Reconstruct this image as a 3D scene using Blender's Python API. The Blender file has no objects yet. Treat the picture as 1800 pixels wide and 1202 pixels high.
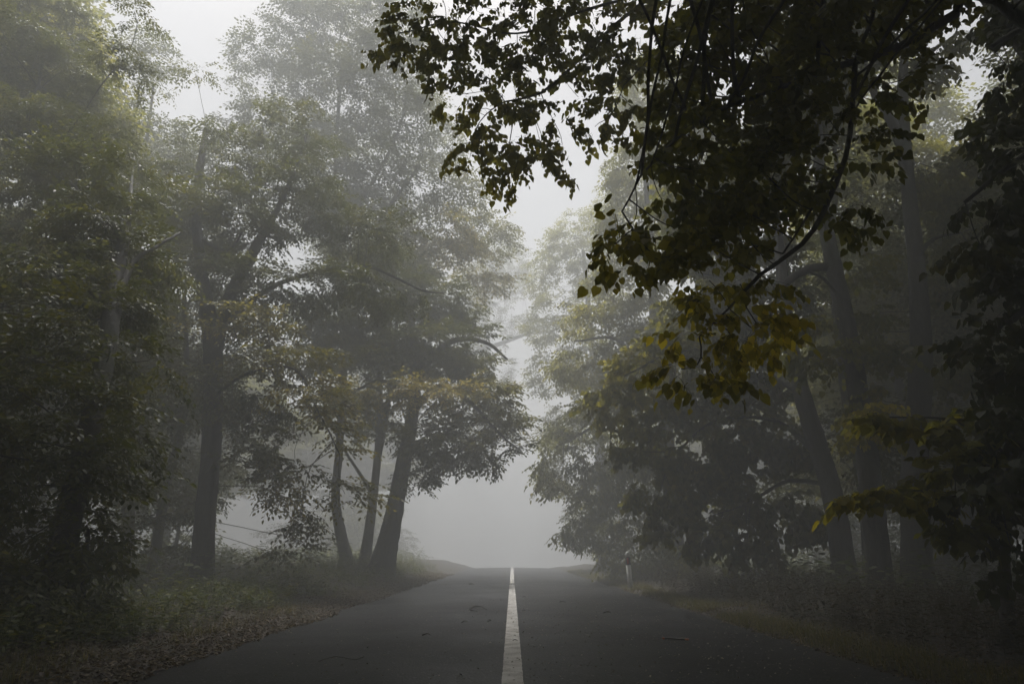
import bpy, math
import numpy as np
from mathutils import Vector

# ------------------------------------------------------------------ camera, sky, sun, exposure
scene = bpy.context.scene
COL = scene.collection
PITCH = math.radians(17.31)
CAM_H = 0.85
cam_d = bpy.data.cameras.new("camera"); cam = bpy.data.objects.new("camera", cam_d); COL.objects.link(cam)
cam.location = (0.0, 0.0, CAM_H); cam.rotation_euler = (math.radians(90) + PITCH, 0, 0)
cam_d.sensor_width = 36; cam_d.lens = 24; cam_d.clip_start = 0.05; cam_d.clip_end = 2000
scene.camera = cam

SUN_EL, SUN_AZ = math.radians(72), math.radians(-8)          # azimuth measured from +Y towards +X
SKY_STRENGTH, SUN_STRENGTH, EXPOSURE = 0.10, 5.0, 1.25
HAZE_DENSITY, HAZE_G = 0.029, 0.0
world = bpy.data.worlds.new("World"); scene.world = world; world.use_nodes = True
nt = world.node_tree; nt.nodes.clear()
out = nt.nodes.new("ShaderNodeOutputWorld"); bg = nt.nodes.new("ShaderNodeBackground")
sky = nt.nodes.new("ShaderNodeTexSky"); sky.sky_type = 'NISHITA'; sky.sun_disc = False
sky.sun_elevation = SUN_EL; sky.sun_rotation = SUN_AZ; sky.air_density = 1.0; sky.dust_density = 8.0; sky.ozone_density = 1.0
hs = nt.nodes.new("ShaderNodeHueSaturation"); hs.inputs["Saturation"].default_value = 0.45   # cloud cover greys the sky
nt.links.new(sky.outputs[0], hs.inputs["Color"]); nt.links.new(hs.outputs[0], bg.inputs[0]); nt.links.new(bg.outputs[0], out.inputs[0])
bg.inputs[1].default_value = SKY_STRENGTH
sun_d = bpy.data.lights.new("sun", 'SUN'); sun = bpy.data.objects.new("sun", sun_d); COL.objects.link(sun)
sun_d.energy = SUN_STRENGTH; sun_d.angle = math.radians(25); sun_d.color = (1.0, 0.98, 0.95)
sd = Vector((math.sin(SUN_AZ) * math.cos(SUN_EL), math.cos(SUN_AZ) * math.cos(SUN_EL), math.sin(SUN_EL)))
sun.rotation_euler = sd.to_track_quat('Z', 'Y').to_euler()
vs = scene.view_settings; vs.view_transform = 'Standard'; vs.look = 'None'; vs.exposure = EXPOSURE; vs.gamma = 1.0; vs.use_curve_mapping = False
cy = scene.cycles
cy.max_bounces = 5; cy.diffuse_bounces = 2; cy.glossy_bounces = 2; cy.transmission_bounces = 3; cy.volume_bounces = 1; cy.transparent_max_bounces = 4
cy.caustics_reflective = False; cy.caustics_refractive = False
cy.sample_clamp_indirect = 4.0
try:
    cy.use_denoising = True; cy.denoiser = 'OPENIMAGEDENOISE'; cy.denoising_input_passes = 'RGB_ALBEDO_NORMAL'
except Exception:
    pass

# ------------------------------------------------------------------ helpers
ST, CT = math.sin(PITCH), math.cos(PITCH)
def P(px, py, Y):
    """Point at distance Y down the road seen at (px, py) of the photograph; used to take positions off it."""
    a, b = (px - 900) / 1200.0, (601 - py) / 1200.0
    s = Y / (CT - b * ST)
    return np.array((a * s, Y, CAM_H + (ST + b * CT) * s))

def smooth(t):
    t = np.clip(t, 0, 1); return t * t * (3 - 2 * t)

_vr = np.random.default_rng(5); _VN = _vr.random((64, 64))
def vnoise(x, y):
    x = np.asarray(x, float); y = np.asarray(y, float)
    xi = np.floor(x).astype(int); yi = np.floor(y).astype(int); fx = smooth(x - xi); fy = smooth(y - yi)
    g = lambda a, b: _VN[a % 64, b % 64]
    return (g(xi, yi) * (1 - fx) + g(xi + 1, yi) * fx) * (1 - fy) + (g(xi, yi + 1) * (1 - fx) + g(xi + 1, yi + 1) * fx) * fy

def road_z(y):
    return -3.0 * smooth((np.asarray(y, float) - 45) / 100)
def edge_l(y): return -2.95 + 0.22 * (vnoise(y * 0.9, 3.3) - .5) + 0.10 * (vnoise(y * 4.1, 8.3) - .5) + 0.07 * (vnoise(y * 11.3, 5.1) - .5)
def edge_r(y): return 2.98 + 0.14 * (vnoise(y * 0.8, 13.3) - .5) + 0.10 * (vnoise(y * 4.3, 18.3) - .5) + 0.07 * (vnoise(y * 11.7, 15.1) - .5)
def ground_z(x, y):
    x = np.asarray(x, float); y = np.asarray(y, float)
    n = (vnoise(x * .8, y * .8) - .5) * .16 + (vnoise(x * 3, y * 3) - .5) * .05
    dl = -x - 3.05; dr = x - 3.05
    hl = 0.10 + 0.40 * smooth((y - 13) / 11); hr = 0.12 + 0.10 * smooth((y - 8) / 20)
    z = np.where(x < 0, smooth(dl / 2.4) * hl, smooth(dr / 3.0) * hr)
    far = np.maximum(dl, dr)
    z = z + n * smooth(far / 1.0) + 0.02 * smooth(far / .3) - 0.04 * (1 - smooth((far + .12) / .2))
    return z + road_z(y)

def mesh_obj(name, V, loops, counts, mat, parent=None, attrs=None, smooth_shade=False):
    """One mesh object from flat arrays; attrs = {name: per-vertex float array}."""
    me = bpy.data.meshes.new(name)
    V = np.ascontiguousarray(V, dtype=np.float32).reshape(-1, 3); loops = np.ascontiguousarray(loops, dtype=np.int32).ravel()
    counts = np.ascontiguousarray(counts, dtype=np.int32).ravel()
    me.vertices.add(len(V)); me.vertices.foreach_set("co", V.ravel())
    me.loops.add(len(loops)); me.loops.foreach_set("vertex_index", loops)
    me.polygons.add(len(counts))
    st = np.zeros(len(counts), np.int32); st[1:] = np.cumsum(counts)[:-1]
    me.polygons.foreach_set("loop_start", st)
    try: me.polygons.foreach_set("loop_total", counts)
    except Exception: pass
    if smooth_shade: me.polygons.foreach_set("use_smooth", np.ones(len(counts), bool))
    for k, a in (attrs or {}).items():
        at = me.attributes.new(k, 'FLOAT', 'POINT'); at.data.foreach_set("value", np.ascontiguousarray(a, dtype=np.float32))
    me.update(calc_edges=True)
    me.materials.append(mat)
    o = bpy.data.objects.new(name, me); COL.objects.link(o)
    if parent is not None: o.parent = parent
    return o

def tag(o, label=None, cat=None, group=None, kind=None):
    if label: o["label"] = label
    if cat: o["category"] = cat
    if group: o["group"] = group
    if kind: o["kind"] = kind
    return o
def empty(name, loc, rz=0.0):
    o = bpy.data.objects.new(name, None); COL.objects.link(o); o.location = loc; o.rotation_euler = (0, 0, rz); o.empty_display_size = .3
    return o
def copy_thing(root, loc, rz, scale, label, group):
    r = root.copy(); COL.objects.link(r); r.location = loc; r.rotation_euler = (0, 0, rz); r.scale = scale
    r["label"] = label; r["group"] = group
    for ch in root.children:
        c = ch.copy(); COL.objects.link(c); c.parent = r
        for g in ch.children:
            d = g.copy(); COL.objects.link(d); d.parent = c
    return r

# ------------------------------------------------------------------ materials
def new_mat(name):
    m = bpy.data.materials.new(name); m.use_nodes = True; t = m.node_tree; t.nodes.clear()
    o = t.nodes.new("ShaderNodeOutputMaterial"); return m, t, o
def nd(t, kind, **kw):
    n = t.nodes.new(kind)
    for k, v in kw.items():
        if hasattr(n, k): setattr(n, k, v)
        else: n.inputs[k.replace('_', ' ')].default_value = v
    return n
def ramp(t, src, stops):
    r = t.nodes.new("ShaderNodeValToRGB"); e = r.color_ramp.elements
    while len(e) < len(stops): e.new(0.5)
    for i, (p, c) in enumerate(stops): e[i].position = p; e[i].color = (*c, 1)
    t.links.new(src, r.inputs[0]); return r.outputs[0]
def mixc(t, f, a, b, mode='MIX'):
    m = t.nodes.new("ShaderNodeMix"); m.data_type = 'RGBA'; m.blend_type = mode
    for s, v in ((m.inputs[0], f), (m.inputs[6], a), (m.inputs[7], b)):
        if hasattr(v, "links"): t.links.new(v, s)
        elif isinstance(v, (int, float)): s.default_value = v
        else: s.default_value = (*v, 1)
    return m.outputs[2]
def math_n(t, op, a, b=0.0, clamp=False):
    m = t.nodes.new("ShaderNodeMath"); m.operation = op; m.use_clamp = clamp
    for s, v in ((m.inputs[0], a), (m.inputs[1], b)):
        if hasattr(v, "links"): t.links.new(v, s)
        else: s.default_value = v
    return m.outputs[0]

def leaf_mat(name, dark, mid, yellow, translucency=0.35, rough=0.42):
    m, t, o = new_mat(name)
    rnd = nd(t, "ShaderNodeAttribute", attribute_name="rnd"); yel = nd(t, "ShaderNodeAttribute", attribute_name="autumn_skylit")  # leaf yellowing; on crown patches the yellow also paints in skylight
    base = mixc(t, rnd.outputs["Fac"], dark, mid)
    f = math_n(t, 'MULTIPLY', yel.outputs["Fac"], math_n(t, 'ADD', math_n(t, 'MULTIPLY', rnd.outputs["Fac"], 0.8), 0.35), True)
    c = mixc(t, f, base, yellow)
    p = nd(t, "ShaderNodeBsdfPrincipled", Roughness=rough); p.inputs["Specular IOR Level"].default_value = 0.22
    tr = nd(t, "ShaderNodeBsdfTranslucent"); ms = nd(t, "ShaderNodeMixShader"); ms.inputs[0].default_value = translucency
    tc = mixc(t, 1.0, c, (2.7, 2.5, 1.1), 'MULTIPLY')
    t.links.new(c, p.inputs["Base Color"]); t.links.new(tc, tr.inputs["Color"])
    t.links.new(p.outputs[0], ms.inputs[1]); t.links.new(tr.outputs[0], ms.inputs[2]); t.links.new(ms.outputs[0], o.inputs[0])
    return m
M_LEAF = leaf_mat("hornbeam_leaves", (0.040, 0.054, 0.018), (0.092, 0.096, 0.034), (0.40, 0.33, 0.11))
M_LIME = leaf_mat("lime_leaves", (0.058, 0.068, 0.022), (0.120, 0.120, 0.038), (0.42, 0.36, 0.045), 0.60, 0.5)
M_LIME_SHADED = leaf_mat("shaded_lime_leaves", (0.026, 0.034, 0.012), (0.050, 0.058, 0.020), (0.16, 0.13, 0.03), 0.3, 0.5)  # lime leaf darkened, the curtain's shade put into its colour
M_HERB = leaf_mat("herb_leaves", (0.040, 0.060, 0.018), (0.085, 0.105, 0.030), (0.24, 0.21, 0.05), 0.3, 0.5)
M_BRAMBLE = leaf_mat("bramble_leaves", (0.026, 0.028, 0.014), (0.050, 0.042, 0.022), (0.12, 0.07, 0.03), 0.2, 0.6)
M_GRASS = leaf_mat("grass_blades", (0.045, 0.055, 0.018), (0.10, 0.095, 0.035), (0.22, 0.165, 0.055), 0.3, 0.55)
M_SCRAP = leaf_mat("pale_leaf_scrap", (0.05, 0.04, 0.03), (0.20, 0.17, 0.13), (0.55, 0.50, 0.40), 0.05, 0.4)
M_LITTER = leaf_mat("fallen_leaf_brown", (0.030, 0.021, 0.015), (0.085, 0.058, 0.038), (0.28, 0.23, 0.15), 0.1, 0.45)

def bark_mat():
    m, t, o = new_mat("bark")
    tc = nd(t, "ShaderNodeTexCoord"); mp = nd(t, "ShaderNodeMapping"); mp.inputs["Scale"].default_value = (9, 9, 1.6)
    t.links.new(tc.outputs["Object"], mp.inputs[0])
    n1 = nd(t, "ShaderNodeTexNoise", Scale=3.0, Detail=8.0, Roughness=0.65); t.links.new(mp.outputs[0], n1.inputs["Vector"])
    n2 = nd(t, "ShaderNodeTexNoise", Scale=1.3, Detail=4.0); t.links.new(tc.outputs["Object"], n2.inputs["Vector"])
    c = ramp(t, n1.outputs["Fac"], [(0.3, (0.018, 0.016, 0.014)), (0.55, (0.055, 0.050, 0.044)), (0.75, (0.10, 0.095, 0.085))])
    moss = ramp(t, n2.outputs["Fac"], [(0.52, (0, 0, 0)), (0.68, (1, 1, 1))])
    c = mixc(t, math_n(t, 'MULTIPLY', moss, 0.6), c, (0.045, 0.055, 0.022))
    b = nd(t, "ShaderNodeBump", Strength=0.8, Distance=0.03); t.links.new(n1.outputs["Fac"], b.inputs["Height"])
    p = nd(t, "ShaderNodeBsdfPrincipled", Roughness=0.75)
    t.links.new(c, p.inputs["Base Color"]); t.links.new(b.outputs[0], p.inputs["Normal"]); t.links.new(p.outputs[0], o.inputs[0])
    return m
M_BARK = bark_mat()

def asphalt_mat():
    m, t, o = new_mat("asphalt")
    tc = nd(t, "ShaderNodeTexCoord")
    fine = nd(t, "ShaderNodeTexVoronoi", Scale=58.0); t.links.new(tc.outputs["Object"], fine.inputs["Vector"])
    n1 = nd(t, "ShaderNodeTexNoise", Scale=0.55, Detail=6.0, Roughness=.6); t.links.new(tc.outputs["Object"], n1.inputs["Vector"])
    n2 = nd(t, "ShaderNodeTexNoise", Scale=60.0, Detail=4.0); t.links.new(tc.outputs["Object"], n2.inputs["Vector"])
    c = ramp(t, n1.outputs["Fac"], [(0.25, (0.007, 0.0075, 0.009)), (0.5, (0.018, 0.018, 0.0195)), (0.75, (0.036, 0.035, 0.035))])
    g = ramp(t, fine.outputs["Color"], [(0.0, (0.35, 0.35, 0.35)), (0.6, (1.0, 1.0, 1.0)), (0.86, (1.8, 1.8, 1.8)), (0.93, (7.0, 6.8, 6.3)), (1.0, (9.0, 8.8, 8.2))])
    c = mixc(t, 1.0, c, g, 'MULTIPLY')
    r = math_n(t, 'ADD', math_n(t, 'MULTIPLY', n1.outputs["Fac"], 0.5), 0.20)
    h = math_n(t, 'ADD', math_n(t, 'MULTIPLY', fine.outputs["Distance"], 0.6), n2.outputs["Fac"])
    b = nd(t, "ShaderNodeBump", Strength=0.9, Distance=0.008); t.links.new(h, b.inputs["Height"])
    p = nd(t, "ShaderNodeBsdfPrincipled"); p.inputs["Specular IOR Level"].default_value = 0.10
    t.links.new(c, p.inputs["Base Color"]); t.links.new(r, p.inputs["Roughness"]); t.links.new(b.outputs[0], p.inputs["Normal"]); t.links.new(p.outputs[0], o.inputs[0])
    return m
def paint_mat():
    m, t, o = new_mat("road_paint")
    tc = nd(t, "ShaderNodeTexCoord")
    n1 = nd(t, "ShaderNodeTexNoise", Scale=85.0, Detail=5.0, Roughness=.7); t.links.new(tc.outputs["Object"], n1.inputs["Vector"])
    n2 = nd(t, "ShaderNodeTexNoise", Scale=6.0, Detail=5.0, Roughness=.6); t.links.new(tc.outputs["Object"], n2.inputs["Vector"])
    w = ramp(t, math_n(t, 'ADD', math_n(t, 'MULTIPLY', n1.outputs["Fac"], .75), math_n(t, 'MULTIPLY', n2.outputs["Fac"], .35)), [(0.42, (1, 1, 1)), (0.54, (0, 0, 0))])
    dirt = ramp(t, n2.outputs["Fac"], [(0.35, (0.50, 0.47, 0.43)), (0.65, (0.72, 0.70, 0.67))])
    c = mixc(t, math_n(t, 'MULTIPLY', w, .8), dirt, (0.10, 0.095, 0.09))
    b = nd(t, "ShaderNodeBump", Strength=0.5, Distance=0.004); t.links.new(n1.outputs["Fac"], b.inputs["Height"])
    p = nd(t, "ShaderNodeBsdfPrincipled", Roughness=0.6)
    t.links.new(c, p.inputs["Base Color"]); t.links.new(b.outputs[0], p.inputs["Normal"]); t.links.new(p.outputs[0], o.inputs[0])
    return m
def soil_mat():
    m, t, o = new_mat("forest_soil")
    tc = nd(t, "ShaderNodeTexCoord")
    n1 = nd(t, "ShaderNodeTexNoise", Scale=1.2, Detail=6.0); t.links.new(tc.outputs["Object"], n1.inputs["Vector"])
    n2 = nd(t, "ShaderNodeTexVoronoi", Scale=26.0); t.links.new(tc.outputs["Object"], n2.inputs["Vector"])
    c = ramp(t, n2.outputs["Color"], [(0.1, (0.018, 0.014, 0.010)), (0.6, (0.050, 0.036, 0.024)), (1.0, (0.10, 0.075, 0.05))])
    c = mixc(t, ramp(t, n1.outputs["Fac"], [(0.5, (0, 0, 0)), (0.7, (1, 1, 1))]), c, (0.030, 0.034, 0.014))
    b = nd(t, "ShaderNodeBump", Strength=0.8, Distance=0.03); t.links.new(n2.outputs["Distance"], b.inputs["Height"])
    p = nd(t, "ShaderNodeBsdfPrincipled", Roughness=0.85)
    t.links.new(c, p.inputs["Base Color"]); t.links.new(b.outputs[0], p.inputs["Normal"]); t.links.new(p.outputs[0], o.inputs[0])
    return m
def plain_mat(name, col, rough, var=0.25, scale=30.0):
    m, t, o = new_mat(name)
    tc = nd(t, "ShaderNodeTexCoord"); n = nd(t, "ShaderNodeTexNoise", Scale=scale, Detail=5.0); t.links.new(tc.outputs["Object"], n.inputs["Vector"])
    c = ramp(t, n.outputs["Fac"], [(0.3, tuple(v * (1 - var) for v in col)), (0.7, tuple(min(1, v * (1 + var * .6)) for v in col))])
    p = nd(t, "ShaderNodeBsdfPrincipled", Roughness=rough)
    t.links.new(c, p.inputs["Base Color"]); t.links.new(p.outputs[0], o.inputs[0]); return m
M_ASPHALT, M_PAINT, M_SOIL = asphalt_mat(), paint_mat(), soil_mat()

# ------------------------------------------------------------------ ground, road, centre line
def axis(*segs):
    a = [np.arange(s, e, d) for s, e, d in segs]; return np.concatenate(a)
def grid_sheet(name, xs, ys, zf, mat):
    X, Y = np.meshgrid(xs, ys); Z = zf(X, Y); nx, ny = len(xs), len(ys)
    i = np.arange(ny - 1)[:, None] * nx + np.arange(nx - 1)[None]
    q = np.stack([i, i + 1, i + nx + 1, i + nx], -1).reshape(-1, 4)
    o = mesh_obj(name, np.stack([X, Y, Z], -1), q, np.full(len(q), 4), mat, smooth_shade=True)
    tag(o, kind="structure"); return o
gx = axis((-200, -40, 8), (-40, -12, 2), (-12, -4.5, .3), (-4.5, 4.5, .1), (4.5, 12, .3), (12, 40, 2), (40, 201, 8))
gy = axis((-60, -4, 4), (-4, 30, .16), (30, 60, 1), (60, 260, 8))
grid_sheet("ground", gx, gy, ground_z, M_SOIL)
ry = axis((-60, -2, 2), (-2, 30, .08), (30, 60, .5), (60, 250, 5)); tt = np.linspace(0, 1, 25)
RX = edge_l(ry)[:, None] * (1 - tt) + edge_r(ry)[:, None] * tt
RZ = road_z(ry)[:, None] + 0.05 * (1 - (RX / 2.95) ** 2) - 0.05 + 0.012 * (vnoise(RX * 1.2, ry[:, None] * .5) - .5) + 0.02
i = np.arange(len(ry) - 1)[:, None] * 25 + np.arange(24)[None]
q = np.stack([i, i + 1, i + 26, i + 25], -1).reshape(-1, 4)
road = mesh_obj("road", np.stack([RX, np.broadcast_to(ry[:, None], RX.shape), RZ], -1), q, np.full(len(q), 4), M_ASPHALT, smooth_shade=True); tag(road, kind="structure")
def road_top(x, y):
    return road_z(y) + 0.05 * (1 - (np.asarray(x) / 2.95) ** 2) - 0.03 + 0.012 * (vnoise(np.asarray(x) * 1.2, np.asarray(y) * .5) - .5)
def dash(y0, y1):
    ys = np.arange(y0, y1 + .01, .05); w = np.linspace(-1, 1, 5)
    jl = .006 * (vnoise(ys * 14, 2.2) - .5); jr = .006 * (vnoise(ys * 14, 7.7) - .5)
    X = np.where(w[None] < 0, w[None] * .075 + jl[:, None] * (w[None] == -1), w[None] * .075 + jr[:, None] * (w[None] == 1)) + .004
    Yy = np.broadcast_to(ys[:, None], X.shape); i = np.arange(len(ys) - 1)[:, None] * 5 + np.arange(4)[None]
    q = np.stack([i, i + 1, i + 6, i + 5], -1).reshape(-1, 4)
    return np.stack([X, Yy, road_top(X, Yy) + .006], -1).reshape(-1, 3), q
Vs, Qs, n0 = [], [], 0
for a, b in ((-4, 21.2), (22.2, 56)):
    v, q = dash(a, b); Vs.append(v); Qs.append(q + n0); n0 += len(v)
q = np.concatenate(Qs)
tag(mesh_obj("road_marking", np.concatenate(Vs), q, np.full(len(q), 4), M_PAINT), kind="structure")

# ------------------------------------------------------------------ leaves and sprays
def leaf_shape(kind):
    """Blade in local space: x along the midrib, y across, z up; returns verts and faces."""
    if kind == 'lime':
        o = np.array([(0, 0, 0), (-.08, .24, .03), (.12, .47, .05), (.45, .46, .03), (.76, .24, -.04), (1.06, 0, -.12),
                      (.76, -.24, -.04), (.45, -.46, .03), (.12, -.47, .05), (-.08, -.24, .03), (.45, 0, -.06)], float)
        f = [(0, 10, 2, 1), (10, 3, 2), (10, 4, 3), (10, 5, 4), (0, 9, 8, 10), (10, 8, 7), (10, 7, 6), (10, 6, 5)]
    elif kind == 'oval':
        o = np.array([(0, 0, 0), (.3, .25, .05), (.68, .22, .03), (1, 0, -.08), (.68, -.22, .03), (.3, -.25, .05)], float)
        f = [(0, 3, 2, 1), (0, 5, 4, 3)]
    else:
        o = np.array([(0, 0, 0), (.45, .30, .06), (1, 0, -.05), (.45, -.30, .06)], float)
        f = [(0, 2, 1), (0, 3, 2)]
    return o, f

def rot_from_axes(x, up):
    x = x / np.linalg.norm(x, axis=-1, keepdims=True)
    y = np.cross(up, x); y /= np.maximum(np.linalg.norm(y, axis=-1, keepdims=True), 1e-6); z = np.cross(x, y)
    return np.stack([x, y, z], -1)

def make_spray(rng, kind, size, length, gap, side, droop, hang):
    """Leafy shoot along +x: positions / frames of each leaf plus the shoot's own twig polylines."""
    pos, fr, sz, lines = [], [], [], []
    def shoot(p0, az, L, dr, dens):
        n = max(3, int(L / gap)); pts = []
        for k in range(n + 1):
            u = k / n; p = p0 + np.array([math.cos(az) * L * u, math.sin(az) * L * u, -dr * L * u * u]); pts.append(p)
        lines.append(np.array(pts))
        for k in range(1, n + 1):
            if rng.random() > dens: continue
            sgn = 1 if k % 2 else -1
            a2 = az + sgn * rng.uniform(.6, 1.15) if k < n else az
            d = np.array([math.cos(a2), math.sin(a2), -hang * rng.uniform(.5, 1.5)])
            up = np.array([rng.normal(0, .35), rng.normal(0, .35), 1.0])
            if hang > 1.2: up = np.array([math.cos(a2 + rng.normal(0, .9)), math.sin(a2 + rng.normal(0, .9)), .35])
            s = size * rng.uniform(.65, 1.15) * (0.75 + .25 * min(1, 2.2 * (1 - abs(k / n - .5))))
            off = d / np.linalg.norm(d) * s * (.4 if kind == 'lime' else .12)
            pos.append(pts[k] + off); fr.append(rot_from_axes(d, up)); sz.append(s)
    shoot(np.zeros(3), 0, length, droop, .95)
    for j in range(side):
        u = (j + 1) / (side + 1.2); sg = 1 if j % 2 else -1
        shoot(np.array([length * u, 0, -droop * length * u * u]), sg * rng.uniform(.6, 1.0), length * rng.uniform(.35, .55) * (1.15 - .5 * u), droop * 1.3, .95)
    return np.array(pos), np.array(fr), np.array(sz), lines

def leaves_mesh(rng, tips, dirs, yel, kind, size, length, gap, side, droop, hang, twig_r=0.0, spread=.5, ntemp=6):
    base, faces = leaf_shape(kind); nv = len(base)
    temps = [make_spray(rng, kind, size, length, gap, side, droop, hang) for _ in range(ntemp)]
    which = rng.integers(0, ntemp, len(tips)); V, RN, AU = [], [], []; TV, TQ, tn = [], [], 0
    for k, (lp, lf, ls, lines) in enumerate(temps):
        sel = which == k; m = int(sel.sum())
        if not m: continue
        leafv = np.einsum('lij,vj->lvi', lf, base) * ls[:, None, None] + lp[:, None]
        d = dirs[sel]; az = np.arctan2(d[:, 1], d[:, 0]) + rng.normal(0, spread, m)
        el = np.clip(d[:, 2], -.9, .6) * .7 + rng.normal(0, .18, m)
        x = np.stack([np.cos(az) * np.cos(el), np.sin(az) * np.cos(el), np.sin(el)], -1)
        up = np.stack([rng.normal(0, .22, m), rng.normal(0, .22, m), np.ones(m)], -1)
        R = rot_from_axes(x, up); s = rng.uniform(.7, 1.25, m)
        w = np.einsum('mij,lvj->mlvi', R, leafv) * s[:, None, None, None] + tips[sel][:, None, None]
        V.append(w.reshape(-1, nv, 3)); nl = len(lp)
        RN.append(np.clip(rng.normal(.5, .25, (m, nl)), 0, 1).ravel())
        AU.append(np.clip(yel[sel][:, None] * rng.uniform(.3, 1.4, (m, nl)), 0, 1).ravel())
        if twig_r > 0:
            for ln in lines:
                c = np.einsum('mij,pj->mpi', R, ln) * s[:, None, None] + tips[sel][:, None]
                npt = len(ln); rad = np.linspace(twig_r, twig_r * .45, npt)
                off = np.array([(0, .9, -.5), (.3, -.9, -.5), (0, 0, 1)])
                ring = c[:, :, None] + np.einsum('mij,kj->mki', R, off)[:, None] * rad[None, :, None, None]
                idx = np.arange(m * npt * 3).reshape(m, npt, 3)
                a, b = idx[:, :-1], idx[:, 1:]
                q = np.stack([a, np.roll(a, -1, 2), np.roll(b, -1, 2), b], -1).reshape(-1, 4)
                TV.append(ring.reshape(-1, 3)); TQ.append(q + tn); tn += m * npt * 3
    V = np.concatenate(V); nl = len(V); RN = np.concatenate(RN); AU = np.concatenate(AU)
    fl = np.concatenate([np.array(f) for f in faces]); fc = np.array([len(f) for f in faces])
    loops = (np.arange(nl)[:, None] * nv + fl[None]).ravel(); counts = np.tile(fc, nl)
    tw = (np.concatenate(TV), np.concatenate(TQ)) if TV else None
    return V.reshape(-1, 3), loops, counts, {"rnd": np.repeat(RN, nv), "autumn_skylit": np.repeat(AU, nv)}, tw

# ------------------------------------------------------------------ trees
def spline(pts, step):
    pts = np.asarray(pts, float)
    if len(pts) == 2: pts = np.array([pts[0], (pts[0] * 2 + pts[1]) / 3, (pts[0] + pts[1] * 2) / 3, pts[1]])
    p = np.vstack([2 * pts[0] - pts[1], pts, 2 * pts[-1] - pts[-2]]); o = []
    for k in range(1, len(p) - 2):
        n = max(2, int(np.linalg.norm(p[k + 1, :3] - p[k, :3]) / step)); t = np.linspace(0, 1, n, endpoint=False)[:, None]
        o.append(.5 * (2 * p[k] + (p[k + 1] - p[k - 1]) * t + (2 * p[k - 1] - 5 * p[k] + 4 * p[k + 1] - p[k + 2]) * t * t + (3 * p[k] - p[k - 1] - 3 * p[k + 1] + p[k + 2]) * t ** 3))
    o.append(p[-2][None]); return np.vstack(o)

def tube(pts, rad, k, rng, rough=.06):
    d = np.gradient(pts, axis=0); R = rot_from_axes(d, np.broadcast_to(np.array([.31, .95, .06]), d.shape))
    a = np.arange(k) * 2 * math.pi / k; n = len(pts)
    lobes = 1 + rough * np.sin(a[None] * 3 + rng.uniform(0, 6) + np.arange(n)[:, None] * .15) + rough * .7 * rng.normal(0, 1, (n, k)) * .5
    ring = pts[:, None] + (np.cos(a)[None, :, None] * R[:, None, :, 1] + np.sin(a)[None, :, None] * R[:, None, :, 2]) * (rad[:, None] * lobes)[..., None]
    idx = np.arange(n * k).reshape(n, k); A, B = idx[:-1], idx[1:]
    q = np.stack([A, np.roll(A, -1, 1), np.roll(B, -1, 1), B], -1).reshape(-1, 4)
    return ring.reshape(-1, 3), q

def colonize(rng, nodes0, att, step, kill, iters=220, gravity=0.0):
    N = [n for n in nodes0]; par = [-1] * len(N)
    A = att.copy(); nodes = np.array(N); D = np.full(len(A), 1e9); near = np.zeros(len(A), int)
    def upd(start):
        nonlocal D, near
        for s in range(start, len(nodes), 256):
            blk = nodes[s:s + 256]; d = np.linalg.norm(A[:, None] - blk[None], axis=2); j = d.argmin(1); m = d[np.arange(len(A)), j]
            b = m < D; D = np.where(b, m, D); near = np.where(b, j + s, near)
    upd(0); nch = np.zeros(len(nodes), int); stall = 0
    for it in range(iters):
        if not len(A): break
        u = (A - nodes[near]) / np.maximum(D, 1e-6)[:, None]
        acc = np.zeros((len(nodes), 3)); np.add.at(acc, near, u); hit = np.unique(near); hit = hit[nch[hit] < 4]
        if not len(hit): break
        g = acc[hit] + rng.normal(0, .12, (len(hit), 3)) * np.linalg.norm(acc[hit], axis=1, keepdims=True)
        g /= np.maximum(np.linalg.norm(g, axis=1, keepdims=True), 1e-6); g[:, 2] -= gravity
        g /= np.maximum(np.linalg.norm(g, axis=1, keepdims=True), 1e-6)
        s0 = len(nodes); nodes = np.vstack([nodes, nodes[hit] + g * step]); par += list(hit); nch[hit] += 1
        nch = np.concatenate([nch, np.zeros(len(hit), int)]); upd(s0)
        k = D > kill; A, D, near = A[k], D[k], near[k]
    return nodes, np.array(par)

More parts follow.
